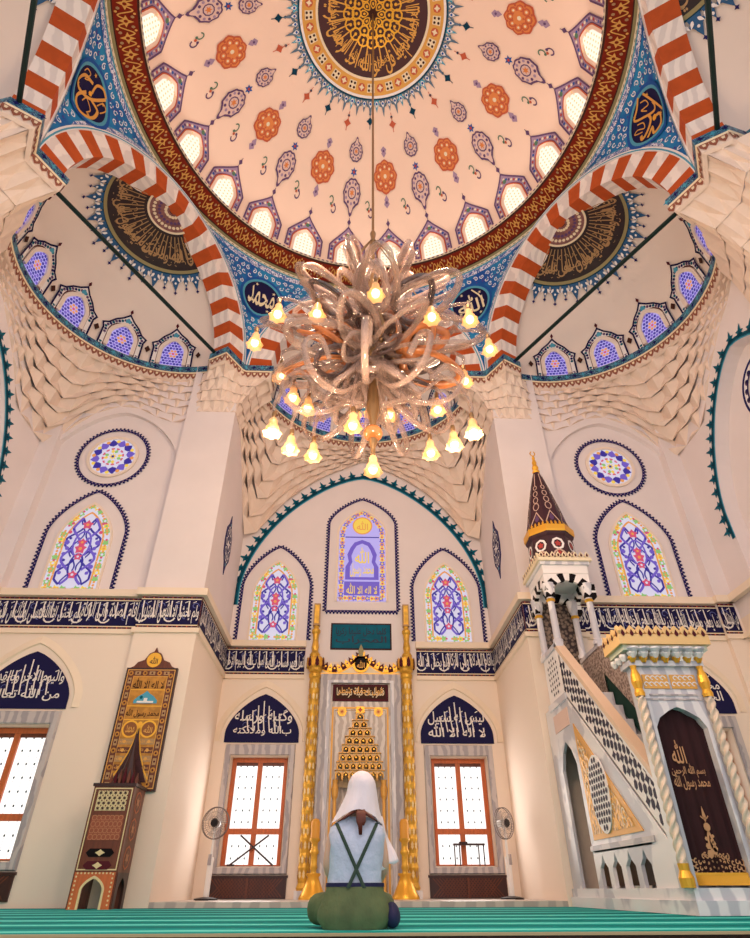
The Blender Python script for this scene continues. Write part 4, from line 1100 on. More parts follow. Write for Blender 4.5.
for t in range(8):
    z = 2.08 + .165 * t; hw = (.5, .47, .43, .37, .3, .23, .16, .09)[t]; n = (7, 7, 6, 5, 4, 3, 2, 1)[t]; d = .16 - .012 * t
    b.mbox(M, -hw - .02, hw + .02, z + .14, z + .152, -.02, d + .02, GOLDP)
    for i in range(n):
        x0 = -hw + 2 * hw * i / n; x1 = x0 + 2 * hw / n; xm = (x0 + x1) / 2; w = (x1 - x0)
        a_ = [(x0 + .12 * w, z), (x0 + .1 * w, z + .07), (xm, z + .125), (x1 - .1 * w, z + .07), (x1 - .12 * w, z)]
        sq = [(x0, z), (x0, z + .14), (xm, z + .14), (x1, z + .14), (x1, z)]
        b.ring(sq, a_, M, d, CR, False); b.ring(a_, [(xm + (p[0] - xm) * .6, p[1]) for p in a_], M, d, BROWN if (i + t) % 2 else GOLDD, False, o2=d - .1)
        b.band(a_, -.009, .009, M, d + .006, GOLDP)
        b.poly(circ(xm, z + .07, .02, 6), M, d - .05, GOLDB)
        b.prism([(x0 - .01, z - .04), (x0 + .01, z - .04), (x0 + .01, z + .12), (x0 - .01, z + .12)], M, .0, d + .012, GOLDP)
    b.mbox(M, -hw, hw, z + .13, z + .165, -.05, d, CR)
b.mbox(M, -.09, .09, 3.36, 3.5, .02, .09, GOLDB); b.poly(star(0, 3.43, .06, .03, 4), M, .1, ORD)
b.build('stalactite_hood', mh)
for s in (-1, 1):
    b = MB(); b.prism(star(s * .4, 3.4, .11, .085, 12), M, .03, .05, GOLDB); b.poly(circ(s * .4, 3.4, .065, 12), M, .054, GOLDP); b.poly(circ(s * .4, 3.4, .025, 8), M, .058, ORD); b.build('rosette', mh)
    b = MB(); b.lathe([(.05, .1), (.06, .14), (.035, .2), (.035, 1.7), (.06, 1.76), (.075, 1.9), (.05, 1.98), (.06, 2.06)], 10, GOLDP, (s * .5, YB - .07, 0)); b.build('small_column', mh)
# inscription, crest
b = MB(); b.mbox(M, -.62, .62, 3.62, 3.98, .03, .05, MAROON); b.mbox(M, -.56, .56, 3.67, 3.93, .05, .056, BROWN)
ins = b.build('inscription_panel', mh)
b = MB(); b.text('فلنولينك قبلة ترضاها', M, -.53, 3.69, .53, 3.91, .06, CREAM); b.text('فول وجهك شطر', M, -.5, 3.74, .5, 3.93, .062, GOLDP); b.build('calligraphy', ins)
b = MB()
def crest(x): 
    x = abs(x); return 4.34 + (.34 * (1 - x / .55) ** 1.25 if x < .55 else 0) + .1 * ((x - .55) / .35) ** 2 * (1 if x > .55 else 0)
xs = [-.92 + 1.84 * i / 40 for i in range(41)]
top = [(x, crest(x)) for x in xs]
b.prism([(.92, 4.2), ] + top[::-1] + [(-.92, 4.2)], M, .02, .07, CREAM)
for i, (x, z, a) in enumerate(walk(top, .105, .03)):
    b.prism(xf([(-.5, -.6), (.5, -.6), (.6, .1), (.25, .5), (0, .95), (-.25, .5), (-.6, .1)], x, z - .03, a, .1, .12), M, .07, .1, MAROON if i % 2 else GOLDB)
    b.poly(circ(x, z - .02, .022, 6), M, .104, GOLDB if i % 2 else PURP)
b.band(top, -.13, -.1, M, .078, GOLDB); b.mbox(M, -.92, .92, 4.19, 4.22, .02, .09, GOLDB)
b.prism([(-.05, 4.6), (.05, 4.6), (.06, 4.74), (0, 4.88), (-.06, 4.74)], M, .08, .12, OLIVE)
b.prism(circ(0, 4.42, .19, 20), M, .07, .1, GOLDB); b.prism(circ(0, 4.42, .14, 20), M, .1, .108, INK)
b.text('الله', M, -.09, 4.33, .09, 4.5, .112, GOLDP)
b.build('crest', mh)
pl = lettered('wall_plaque', 'teal rectangular lettered plaque high above the golden niche', 'plaque', M, RECT(-.72, 4.78, .72, 5.42), ['المحراب', 'كلما دخل عليها زكريا'][::-1][::-1], (-.6, 4.9, .6, 5.32), (0, YB, 4.78), border=BROWN, ground=TEAL, ink=mat('deep_teal_lettering', (8, 30, 60), .5), inset=.03, line=TEALD)
# ================================================================== candlesticks
def candlestick(x, label):
    t = thing('candlestick', label, 'candlestick', (x, 13.12, .07), 'giant gold candlesticks beside the prayer niche')
    b = MB(); b.lathe([(.25, .07), (.25, .1), (.21, .16), (.15, .28), (.1, .4), (.13, .43), (.13, .46)], 24, GOLDB, (x, 13.12, 0)); b.build('bell_base', t, smooth=True)
    b = MB(); b.lathe([(.06, .46), (.05, .5), (.075, .54), (.06, .6), (.06, .74), (.085, .77), (.085, .8), (.06, .84), (.06, .93), (.1, .97), (.1, 1.0)], 16, GOLD, (x, 13.12, 0)); b.build('stem', t, smooth=True)
    b = MB(); b.lathe([(.085, 1.0), (.085, 1.26), (.06, 1.31), (.0, 1.33)], 16, mat('amber_wax', (222, 158, 60), .5), (x, 13.12, 0)); b.build('candle', t, smooth=True)
candlestick(-.83, 'giant gold candlestick standing at the left of the prayer niche'); candlestick(.85, 'giant gold candlestick standing at the right of the prayer niche')
# ================================================================== pedestal fans
def fan(loc, rot, label):
    t = thing('pedestal_fan', label, 'fan', loc)
    x, y, z = loc; H_ = 1.14
    b = MB(); b.lathe([(.2, 0), (.2, .025), (.12, .04), (.04, .05)], 20, BLACK, (x, y, z)); b.build('base', t)
    b = MB(); b.box(x - .28, x + .28, y - .16, y + .16, z - .0, z + .004, WPLA); b.build('base_tray', t)
    b = MB(); b.tube([(x, y, z + .04), (x, y, z + .62)], .05, 12, WPLA); b.tube([(x, y, z + .62), (x, y, z + H_ - .02)], .022, 8, WPLA); b.build('pole', t)
    b = MB(); b.box(x - .03, x + .03, y - .062, y - .045, z + .5, z + .66, GREYM); b.build('control_panel', t)
    b = MB(); b.tube([(x, y + .14, z + H_), (x, y + .02, z + H_)], [.05, .08], 12, WPLA); b.tube([(x, y - .06, z + H_), (x, y - .09, z + H_)], [.075, .06], 14, BLACK); b.build('motor', t)
    G = mat('guard_wire', (120, 108, 106), .4)
    b = MB()
    for r_, yy in ((.25, -.02), (.25, .03), (.17, -.075), (.1, -.095)): b.tube([(x + r_ * cos(2 * pi * i / 32), y + yy, z + H_ + r_ * sin(2 * pi * i / 32)) for i in range(32)], .008 if r_ > .2 else .003, 6, G, close=True)
    for i in range(36):
        a = 2 * pi * i / 36
        b.tube([(x + r_ * cos(a), y + yy, z + H_ + r_ * sin(a)) for r_, yy in ((.07, -.09), (.17, -.075), (.25, -.02), (.25, .03), (.1, .1))], .0022, 4, G)
    b.build('guard', t)
    BL = mat('clear_fan_blade', (214, 206, 204), .3, alpha=.45)
    for k in range(3):
        a0 = 2 * pi * k / 3 + .4
        b = MB(); b.grid(lambda r, q: (x + r * cos(a0 + (q - .5) * (.5 + r * 4.2) * .7), y - .02 + .03 * (q - .5), z + H_ + r * sin(a0 + (q - .5) * (.5 + r * 4.2) * .7)), [.05, .1, .16, .22], [0, .25, .5, .75, 1], BL); b.build('blade', t)
    t.rotation_euler = (0, 0, rot)
fan((-2.62, 12.6, .07), rad(-12), 'white pedestal fan beside the window left of the mihrab'); fan((2.66, 12.6, .07), rad(38), 'white pedestal fan beside the window right of the mihrab, turned aside')
# ================================================================== wooden hanging panel and pedestal
wp = thing('hanging_panel', 'tall gold and brown lettered wooden panel hung on the left pier', 'panel', (-3.72, 10.83, 1.5))
M = PY(10.84)
X0, X1, Z0, Z1 = -4.19, -3.3, 1.5, 3.44
PANG = mat('panel_gold_ground', (204, 142, 56), .4, .2, var=.35, vs=10)
b = MB(); b.mbox(M, X0, X1, Z0, Z1, .0, .06, WOODD); xm = (X0 + X1) / 2
b.prism([(X0 + .05, Z1), (xm - .33, Z1 + .03), (xm - .28, Z1 + .1), (xm - .17, Z1 + .14), (xm - .1, Z1 + .26), (xm - .03, Z1 + .29), (xm, Z1 + .37), (xm + .03, Z1 + .29), (xm + .1, Z1 + .26), (xm + .17, Z1 + .14), (xm + .28, Z1 + .1), (xm + .33, Z1 + .03), (X1 - .05, Z1)][::-1], M, .0, .06, WOODB)
b.build('board', wp)
b = MB(); b.poly(RECT(X0 + .03, Z0 + .03, X1 - .03, Z1 - .03), M, .064, GOLDP); b.poly(RECT(X0 + .045, Z0 + .045, X1 - .045, Z1 - .045), M, .066, WOODB)
for i, (x, y, a) in enumerate(walk(RECT(X0 + .095, Z0 + .095, X1 - .095, Z1 - .095), .125, .03, True)): b.poly(circ(x, y, .043, 8) if i % 2 else xf(RECT(-.5, -.3, .5, .3), x, y, a, .1), M, .07, PANG if i % 2 else GOLDD); b.poly(circ(x, y, .018, 6), M, .073, MAROON)
b.build('border', wp)
b = MB(); b.poly(RECT(X0 + .145, Z0 + .05, X1 - .145, Z1 - .145), M, .072, GOLDP); b.poly(RECT(X0 + .155, Z0 + .06, X1 - .155, Z1 - .155), M, .074, PANG)
for z in (3.05, 2.78, 2.56): b.poly(RECT(X0 + .15, z, X1 - .15, z + .015), M, .078, GOLDB)
for k in range(5):
    z = 2.18 - .13 * k
    for s in (-1, 1): b.poly(RECT(*sorted((xm + s * .04, xm + s * .29))[:1], z, sorted((xm + s * .04, xm + s * .29))[1], z + .09), M, .078, WOODB if k % 2 else GOLDD); b.poly(circ(xm + s * .2, z + .045, .03, 6), M, .08, GOLDP)
for s in (-1, 1): b.band(circ(xm + s * .15, 2.42, .125, 18), -.014, .014, M, .08, GOLDB, True); b.poly(circ(xm + s * .15, 2.42, .11, 18), M, .079, mat('panel_umber', (140, 84, 38), .45))
b.poly(circ(xm, 2.5, .04, 8), M, .082, GOLDB)
for s in (-1, 1): b.band([(xm, 2.5), (xm + s * .03, 2.3), (xm + s * .1, 2.05), (xm + s * .22, 1.78), (xm + s * .3, 1.66)][::s], -.01, .01, M, .08, GOLDB)
b.poly([(xm, 2.44), (xm + .03, 2.28), (xm + .09, 2.05), (xm + .2, 1.78), (xm + .28, 1.62), (xm - .28, 1.62), (xm - .2, 1.78), (xm - .09, 2.05), (xm - .03, 2.28)], M, .083, mat('dark_plum_field', (70, 30, 34), .5, var=.5, vs=14))
b.build('gilded_field', wp)
b = MB(); b.text('لا اله الا الله', M, xm - .27, 3.08, xm + .27, 3.26, .08, BROWN); b.text('محمد رسول الله', M, xm - .28, 2.6, xm + .28, 2.76, .08, BROWN)
for s in (-1, 1): b.text('الله' if s > 0 else 'محمد', M, xm + s * .15 - .07, 2.36, xm + s * .15 + .07, 2.48, .084, GOLDP)
for k in range(5):
    for s in (-1, 1): b.text('بسم الله', M, xm + s * .165 - .11, 2.19 - .13 * k, xm + s * .165 + .11, 2.26 - .13 * k, .082, GOLDP)
b.build('calligraphy', wp)
b = MB(); b.poly([(xm - .2, 2.83), (xm + .2, 2.83), (xm + .2, 2.88), (xm + .13, 2.95), (xm + .06, 2.99), (xm, 3.04), (xm - .06, 2.99), (xm - .13, 2.95), (xm - .2, 2.88)], M, .08, TURQ); b.poly(RECT(xm - .14, 2.84, xm + .14, 2.87), M, .084, WHITE); b.poly(RECT(xm - .03, 2.87, xm + .03, 2.92), M, .084, WHITE); b.poly(circ(xm - .08, 2.93, .03, 6), M, .083, TEAL); b.build('small_picture', wp)
b = MB(); b.poly(circ(xm, Z1 + .14, .13, 20), M, .064, GOLDB); b.text('الله', M, xm - .07, Z1 + .07, xm + .07, Z1 + .2, .068, WOODD); b.build('gold_medallion', wp)
cb = thing('wooden_pedestal', 'tall inlaid walnut pedestal with stepped top standing before the left pier', 'pedestal', (-3.72, 10.4, 0))
cx0, cx1, cy0, cy1 = -4.02, -3.42, 10.15, 10.7
MC = PY(cy0)
b = MB(); b.box(cx0, cx1, cy0, cy1, .42, 1.49, WOODB)
for x0, x1, y0, y1 in ((cx0, cx0 + .1, cy0, cy0 + .1), (cx1 - .1, cx1, cy0, cy0 + .1), (cx0, cx0 + .1, cy1 - .1, cy1), (cx1 - .1, cx1, cy1 - .1, cy1)): b.box(x0, x1, y0, y1, .002, .42, WOODB)
b.box(cx0 - .02, cx1 + .02, cy0 - .02, cy1 + .02, 1.49, 1.53, WOODD)
xm = (cx0 + cx1) / 2
ac = arch(.15, .0, .22, .36, 8, x=xm); b.prism([(cx0 + .02, 0), (cx0 + .02, .42), (cx1 - .02, .42), (cx1 - .02, 0)] + ac[::-1], MC, -.03, .012, WOODO)
MSd = (lambda u, v, o: (cx1 + o, u, v))
ym = (cy0 + cy1) / 2; ac2 = arch(.14, .0, .22, .36, 8, x=ym); b.prism([(cy0 + .02, 0), (cy0 + .02, .42), (cy1 - .02, .42), (cy1 - .02, 0)] + ac2[::-1], MSd, -.03, .006, WOODD)
b.build('body', cb)
b = MB(); IV = mat('ivory_inlay', (222, 206, 158), .4)
b.band(RECT(cx0 + .03, .45, cx1 - .03, 1.46), -.008, .008, MC, .004, IV, True)
b.poly(RECT(cx0 + .08, 1.17, cx1 - .08, 1.43), MC, .006, IV)
for i in range(6):
    for j in range(4): b.poly(star(cx0 + .12 + .072 * i, 1.2 + .067 * j, .034, .014, 6), MC, .01, WOODD); b.poly(circ(cx0 + .156 + .072 * i, 1.233 + .067 * j, .012, 5), MC, .01, WOODB)
b.poly(RECT(cx0 + .07, .8, cx1 - .07, 1.11), MC, .006, mat('rosewood', (150, 78, 52), .4))
for i in range(7):
    for j in range(4): b.band(circ(cx0 + .11 + .063 * i, .84 + .08 * j, .034, 6), -.004, .004, MC, .01, mat('light_inlay', (190, 130, 92), .4), True)
for z, m_ in ((.65, INK), (.5, MAROON)):
    b.poly([(xm - .2, z), (xm - .15, z + .05), (xm + .15, z + .05), (xm + .2, z), (xm + .15, z - .05), (xm - .15, z - .05)], MC, .008, m_); b.poly(xf([(-1, 0), (-.4, .3), (0, .6), (.4, .3), (1, 0), (.4, -.3), (0, -.6), (-.4, -.3)], xm, z, 0, .07), MC, .012, IV)
b.band(ac, -.012, .02, MC, .016, IV)
for i, (x, y, a) in enumerate(walk([(cx0 + .05, .02), (cx0 + .05, .41), (cx1 - .05, .41), (cx1 - .05, .02)], .05)): b.poly(circ(x, y, .014, 5), MC, .016, IV)
for z in (1.3, .95, .6):
    b.band(circ(ym, z, .14, 8), -.01, .01, MSd, .006, WOODO, True); b.poly(star(ym, z, .09, .04, 6), MSd, .006, mat('light_inlay', (190, 130, 92), .4))
b.build('inlay', cb)
b = MB(); b.lathe([(.27, 1.53), (.25, 1.58), (.16, 1.66), (.09, 1.8), (.045, 1.98), (.02, 2.2), (0, 2.38)], 8, WOODD, (xm, 10.6, 0), sx=1.0, sy=.4)
for k in range(7): b.prism(xf(LEAF, xm - .2 + .066 * k, 1.55, 0, .05, .11 + .06 * (3 - abs(k - 3)) / 3), PY(10.5), 0, .02, MAROON if k % 2 else WOODB)
b.build('stepped_crest', cb)
# ================================================================== minbar (pulpit)
mb = thing('minbar', 'tall white marble pulpit with pierced stair rail, gilt panels and plum spire', 'pulpit', (3.7, 8.9, 0))
XL, XR, Y0, Y1 = 3.2, 3.98, 7.0, 10.8
S = PXR(XL)          # u = -Y
def SY(poly): return [(-y, z) for y, z in poly]
HOLE_SHADE = mat('painted_hole_shade', (44, 38, 62), .6)  # flat dark shapes paint the shade inside pierced openings
b = MB(); b.box(XL - .06, XR + .06, Y0 - .1, Y1, .003, .12, MARBLE); b.box(XL - .03, XR + .03, Y0 - .05, Y1, .12, .22, MARBLE); b.build('plinth', mb)
b = MB()    # side wall of the stair with its openings
def sidewall(xo, mm, bb):
    Sx = lambda u, v, o: (xo + mm * o, -u, v)
    t = .045
    top = [(9.6, 2.75), (9.6, 2.36)]
    bb.prism(SY([(10.38, .22), (10.8, .22), (10.8, 2.72), (10.38, 2.72)]), Sx, 0, t, MARBLE)
    da = [(10.2, .22), (10.2, 1.75), (10.1, 1.95), (9.98, 2.08), (9.86, 1.95), (9.76, 1.75), (9.76, .22)]
    bb.prism(SY([(10.38, 1.75), (10.38, 2.72), (9.6, 2.72), (9.6, .22), (9.68, .22), (9.68, 1.75), (9.82, 1.97), (10.03, 2.12), (10.24, 1.97)]), Sx, 0, t, MARBLE)
    bb.prism(SY([(9.6, .62), (9.6, 2.72), (7.15, .55), (7.15, .22), (7.72, .22), (7.72, .62)]), Sx, 0, t, MARBLE)
    for k in range(4):
        y = 9.5 - .45 * k
        aa = [(y, .22), (y, .44), (y - .09, .5), (y - .15, .6), (y - .21, .5), (y - .3, .44), (y - .3, .22)]
        yl, yr = y + (.1 if k == 0 else .075), y - .3 - (.13 if k == 3 else .075)
        bb.prism(SY([(yl, .22), (yl, .64), (yr, .64), (yr, .22)] + aa[::-1]), Sx, 0, t, MARBLE)
sidewall(XL, 1, b)
b.mbox(S, -9.7, -7.6, .64, .7, 0, .02, GREYM)
b.build('side_wall', mb)
b = MB(); sidewall(XR - .05, 1, b); b.build('side_wall', mb)
DK = mat('brown_interior_boards', (104, 84, 66), .7, var=.3, vs=4)  # mottled brown boards inside the stair
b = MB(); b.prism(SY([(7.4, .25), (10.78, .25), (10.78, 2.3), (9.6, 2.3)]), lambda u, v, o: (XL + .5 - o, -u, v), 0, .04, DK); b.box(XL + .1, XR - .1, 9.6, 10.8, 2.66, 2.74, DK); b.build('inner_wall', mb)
b = MB(); tri = SY([(9.52, 2.28), (9.52, .76), (7.84, .76)]); b.prism(tri, S, 0, .012, GOLDP)
GR = mat('gilt_relief', (232, 176, 80), .4, .3, c2=(190, 150, 96), kind='voronoi', vs=14, bump=.6)
b.poly(offs(tri, -.06, True) if False else SY([(9.46, 2.1), (9.46, .82), (8.04, .82)]), S, .016, GR)
for k in range(60):
    y = random.uniform(8.1, 9.42); z = random.uniform(.86, 2.0)
    if (z - .82) > (y - 8.1) * .86: continue
    b.band([(-y + .07 * cos(t) * (1 - t / 8), z + .07 * sin(t) * (1 - t / 8)) for t in [q * .7 for q in range(8)]], -.009, .009, S, .02, GOLDB if k % 2 else CREAM)
b.build('gilt_panel', mb)
b = MB(); ov = circ(-8.93, 1.27, .33, 28, .47); b.prism(ov, S, .012, .03, WHITE)
for j in range(11):
    for i in range(8):
        u = -9.24 + .09 * i + (.045 if j % 2 else 0); z = .87 + .08 * j
        if ((u + 8.93) / .3) ** 2 + ((z - 1.27) / .43) ** 2 < 1: b.poly(circ(u, z, .038, 6, .037), S, .034, HOLE_SHADE)
b.build('pierced_medallion', mb)
def rail(xo, nm):
    Sx = lambda u, v, o: (xo - o, -u, v)
    b = MB(); lo = [(9.64, 2.72), (7.15, .53)]; hi = [(9.64, 3.46), (7.15, 1.12)]
    quad = SY([lo[0], lo[1], hi[1], hi[0]]); b.prism(quad, Sx, -.08, 0, WHITE)
    b.band(SY([lo[0], lo[1]]), -.06, 0, Sx, .015, MARBLE, o1=0.0); b.band(SY([(9.64, 3.40), (7.15, 1.06)]), 0, .06, Sx, .015, MARBLE, o1=0.0)
    b.build(nm, mb)
    b = MB()
    for i in range(22):
        t = (i + .5) / 22; y = 9.64 - 2.48 * t; zl = 2.72 - 2.18 * t
        for j in range(4):
            z = zl + .14 + .125 * j + (.06 if i % 2 else 0); w = .062
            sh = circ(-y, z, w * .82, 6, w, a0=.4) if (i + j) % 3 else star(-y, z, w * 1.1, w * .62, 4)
            b.poly(sh, Sx, .004, HOLE_SHADE)
    b.build('painted_hole_pattern', mb)
    b = MB(); TANW = mat('tan_handrail', (222, 196, 172), .45)
    hp = SY([(9.7, 3.52), (7.16, 1.14)]); b.band(hp, 0, .07, Sx, .03, TANW, o1=-.12); b.build('handrail', mb)
rail(XL, 'stair_rail'); 
b = MB(); b.prism(SY([(9.64, 2.72), (7.15, .53), (7.15, 1.12), (9.64, 3.46)]), lambda u, v, o: (XR - o, -u, v), 0, .08, mat('green_stair_cloth', (8, 56, 48), .8)); tag_ = b.build('stair_rail', mb); tag_['label'] = 'dark green draped stair rail'
b = MB(); LT = mat('carved_grey_panel', (186, 170, 160), .6, c2=(130, 114, 108), kind='voronoi', vs=24, bump=.5); b.box(3.9, XR - .01, 9.6, 10.45, 2.72, 3.5, LT); b.box(3.88, XR + .01, 9.58, 10.5, 3.5, 3.56, MARBLE); b.build('far_balustrade', mb)
b = MB()
for k in range(10):
    y = 7.25 + .24 * k; z = .22 + .25 * (k + 1); b.box(XL + .1, XR - .1, y, y + .26, max(.22, z - .5), z, MARBLE)
b.build('steps', mb)
b = MB(); b.box(XL + .12, XR - .12, 7.2, 7.25, .3, .5, MARBLE); b.build('lowest_riser', mb)
# upper balcony
b = MB(); b.prism(SY([(10.45, 2.72), (9.6, 2.72), (9.6, 3.55), (10.45, 3.55)]), S, -.08, 0, WHITE); b.mbox(S, -10.5, -9.58, 3.5, 3.58, -.1, .03, MARBLE); b.mbox(S, -10.5, -9.58, 2.66, 2.76, -.1, .03, MARBLE)
for i in range(5):
    for j in range(7): 
        if (i in (0, 4)) and j in (0, 6): continue
        b.poly(star(-10.25 + .11 * i, 2.86 + .09 * j, .04, .02, 4) if (i + j) % 2 else circ(-10.25 + .11 * i, 2.86 + .09 * j, .025, 6), S, .006, HOLE_SHADE)
b.mbox(S, -10.4, -9.66, 2.3, 2.56, 0, .012, mat('rose_marble', (226, 196, 184), .4)); b.build('balcony', mb)
cxm, cym = 3.58, 10.05; H0 = 4.95
for (x, y) in ((3.25, 9.66), (3.93, 9.66), (3.25, 10.44), (3.93, 10.44)):
    b = MB(); b.lathe([(.08, 3.56), (.085, 3.62), (.06, 3.66), (.056, 4.3), (.075, 4.33), (.06, 4.36), (.095, 4.48), (.11, 4.6), (.11, 4.64)], 12, MARBLE, (x, y, 0)); b.lathe([(.062, 4.3), (.08, 4.33), (.062, 4.36)], 12, GOLDB, (x, y, 0)); b.build('canopy_column', mb)
# striped arches between the columns
b = MB()
def stripe_arch(Mx, ua, ub):
    um = (ua + ub) / 2; hw = (ub - ua) / 2 - .06
    N = 11
    for i in range(N):
        t0, t1 = pi * i / N, pi * (i + 1) / N
        def pt(t, k): return (um + (hw + k) * cos(t), 4.5 + (.17 + k * .9) * sin(t) * (1 + .12 * sin(t) ** 6))
        q = [pt(t0, 0), pt(t1, 0), pt(t1, .15), pt(t0, .15)]
        b.prism(q, Mx, -.06, .012, INK if i % 2 == 0 else WHITE)
    top = [pt(pi * i / N, .13) for i in range(N + 1)]
    b.ring(top, [(p[0], 4.86) for p in top], Mx, 0, WHITE, False)
    for u in (ua, ub):
        for k in range(3): b.mbox(Mx, u - .075, u + .075, 4.46 + .08 * k - .08, 4.54 + .08 * k - .08, -.07, .014, INK if k % 2 == 0 else WHITE)
stripe_arch(PY(9.6), 3.25, 3.93); stripe_arch(S, -10.44, -9.66); stripe_arch(PY(10.5), 3.25, 3.93); stripe_arch(lambda u, v, o: (3.99 - o, -u, v), -10.44, -9.66)
b.build('striped_arches', mb)
b = MB(); b.box(3.18, 4.0, 9.58, 10.52, 4.82, 4.98, WHITE); b.box(3.14, 4.04, 9.54, 10.56, 4.98, 5.04, MARBLE); b.box(3.1, 4.08, 9.5, 10.6, 5.04, 5.1, CREAM)
for i in range(9):
    for Mx, u0, u1 in ((PY(9.5), 3.12, 4.06), (PXR(3.1), -10.58, -9.52)): b.prism(xf(LEAF, u0 + (u1 - u0) * (i + .5) / 9, 5.1, 0, .09, .08), Mx, -.04, 0, CREAM); b.poly(xf(LEAF, u0 + (u1 - u0) * (i + .5) / 9, 5.11, 0, .04, .05), Mx, .005, MAROON)
b.build('cornice', mb)
SPM = mat('spire_plum', (66, 34, 46), .5, var=.3, vs=6)
b = MB()
b.lathe([(.47, 5.1), (.44, 5.25), (.42, 5.64), (.45, 5.68), (.46, 5.72)], 8, SPM, (cxm, cym, 0), a0=pi / 8, a1=pi / 8 + 2 * pi)
b.lathe([(.47, 5.72), (.48, 5.76), (.48, 5.86), (.43, 5.88)], 8, GOLDB, (cxm, cym, 0), a0=pi / 8, a1=pi / 8 + 2 * pi)
b.lathe([(.42, 5.88), (.31, 6.4), (.17, 6.98), (.08, 7.28), (.06, 7.34)], 8, SPM, (cxm, cym, 0), a0=pi / 8, a1=pi / 8 + 2 * pi)
spire = b.build('spire', mb)
b = MB(); PK = mat('spire_inlay', (206, 176, 160), .5)
for k in range(8):
    a = pi / 4 * k + pi / 4
    def MS(u, v, o, a=a):
        if v < 5.74: r = .44 - (v - 5.25) * .045
        elif v < 6.4: r = .42 - (v - 5.88) * .2115
        else: r = .31 - (v - 6.4) * .2414
        r = r * cos(pi / 8) + o
        return (cxm + r * cos(a) - u * sin(a), cym + r * sin(a) + u * cos(a), v)
    b.band(circ(0, 5.46, .1, 8, .11), -.02, .02, MS, .012, WHITE, True); b.poly(star(0, 5.46, .07, .04, 5), MS, .012, REDB); b.poly(star(0, 5.27, .06, .03, 4), MS, .012, REDB); b.band([(-.14, 5.2), (-.08, 5.29), (0, 5.34), (.08, 5.29), (.14, 5.2)], -.015, .015, MS, .014, PK)
    for t in range(4): b.poly(xf(LEAF, -.12 + .08 * t, 5.87, 0, .05, .07), MS, .02, GOLDB)
    b.poly(xf(LEAF, 0, 5.98, 0, .09, .12), MS, .012, PURP); b.band([(-.13, 5.95), (0, 6.22), (.13, 5.95)], -.01, .01, MS, .014, PK)
    for z, r in ((6.36, .06), (6.53, .05), (6.7, .045), (6.86, .035)): b.band(circ(0, z, r, 8, r * 1.5), -.008, .008, MS, .012, PK, True)
    b.band([(0, 6.92), (0, 7.25)], -.008, .008, MS, .012, PK)
b.build('spire_inlay', mb)
b = MB(); b.lathe([(.07, 7.32), (.08, 7.36), (.055, 7.4), (.07, 7.46), (.045, 7.54), (.05, 7.6), (.025, 7.68), (.035, 7.72), (.01, 7.78)], 10, GOLDB, (cxm, cym, 0)); b.tube([(cxm + .05 * cos(t), cym, 7.84 + .06 * sin(t)) for t in [pi / 2 + .5 + 5.3 * i / 12 for i in range(13)]], .012, 6, GOLDB); b.build('finial', mb)
# back screen of stair seen through the arches: dark lattice and carved grey panel
b = MB(); LT = mat('carved_grey_panel', (176, 160, 150), .6, c2=(120, 104, 98), kind='voronoi', vs=20, bump=.5)
b.prism(SY([(9.6, 3.5), (9.6, 3.1), (8.6, 2.2), (7.2, 1.0), (7.2, 2.35), (8.6, 3.3)]), lambda u, v, o: (XR - .085 - o, -u, v), 0, .03, LT); b.build('carved_panel', mb)
b = MB(); DL = mat('dark_lattice', (44, 34, 36), .6, c2=(130, 112, 98), kind='voronoi', vs=16); b.box(3.3, 3.94, 10.5, 10.54, 3.5, 4.6, DL); b.build('lattice_screen', mb)
# portal
PF = PY(Y0); PS = lambda P: [(3.13 + (x - 3.2) * .8, z - (.1 * max(0, z - .22) / 2.26)) for x, z in P]
b = MB()
op = [(3.25, .22), (3.25, 1.7), (3.31, 1.8), (3.44, 1.88), (3.54, 1.92), (3.64, 1.88), (3.77, 1.8), (3.83, 1.7), (3.83, .22)]
b.prism([(3.13, .22), (3.13, 2.38), (3.93, 2.38), (3.93, .22)] + op[::-1], PF, -.16, 0, MARBLE)
b.band([(3.2, .25), (3.2, 2.0), (3.88, 2.0), (3.88, .25)], -.01, .01, PF, .01, GREYM); b.mbox(PF, 3.26, 3.82, 2.04, 2.06, 0, .012, GREYM)
b.build('portal', mb)
b = MB()
for u0, u1 in ((3.22, 3.52), (3.55, 3.85)):
    b.mbox(PF, u0, u1, 2.12, 2.28, 0, .012, GOLDP)
    for i in range(9):
        u = u0 + .03 + (u1 - u0 - .06) * i / 8; b.band([(u + .035 * cos(t) * (1 - t / 8), 2.2 + (.035 if i % 2 else -.035) + .035 * sin(t) * (1 - t / 8)) for t in [q * .7 for q in range(8)]], -.006, .006, PF, .016, WHITE)
b.build('gilt_tablet', mb)
for x in (3.13, 3.93):
    b = MB(); pr_ = []
    b.lathe([(.07, .22), (.075, .3), (.05, .36), (.055, .42)], 12, GOLDB, (x, Y0 - .04, 0))
    for k in range(0, 1):
        pass
    n = 60
    b.grid(lambda a, j: (x + (.042 + .012 * cos(3 * (a - j * .5))) * cos(a), Y0 - .04 + (.042 + .012 * cos(3 * (a - j * .5))) * sin(a), .42 + 1.6 * j / n), [2 * pi * i / 18 for i in range(18)], list(range(n + 1)), mat('twisted_marble', (226, 206, 186), .4), close=True)
    b.lathe([(.055, 2.02), (.06, 2.06), (.045, 2.1), (.065, 2.18), (.055, 2.26), (.03, 2.33), (.04, 2.37)], 12, GOLDB, (x, Y0 - .04, 0)); b.build('twisted_column', mb)
b = MB()
b.box(3.08, 3.98, 6.94, 7.2, 2.37, 2.43, MARBLE)
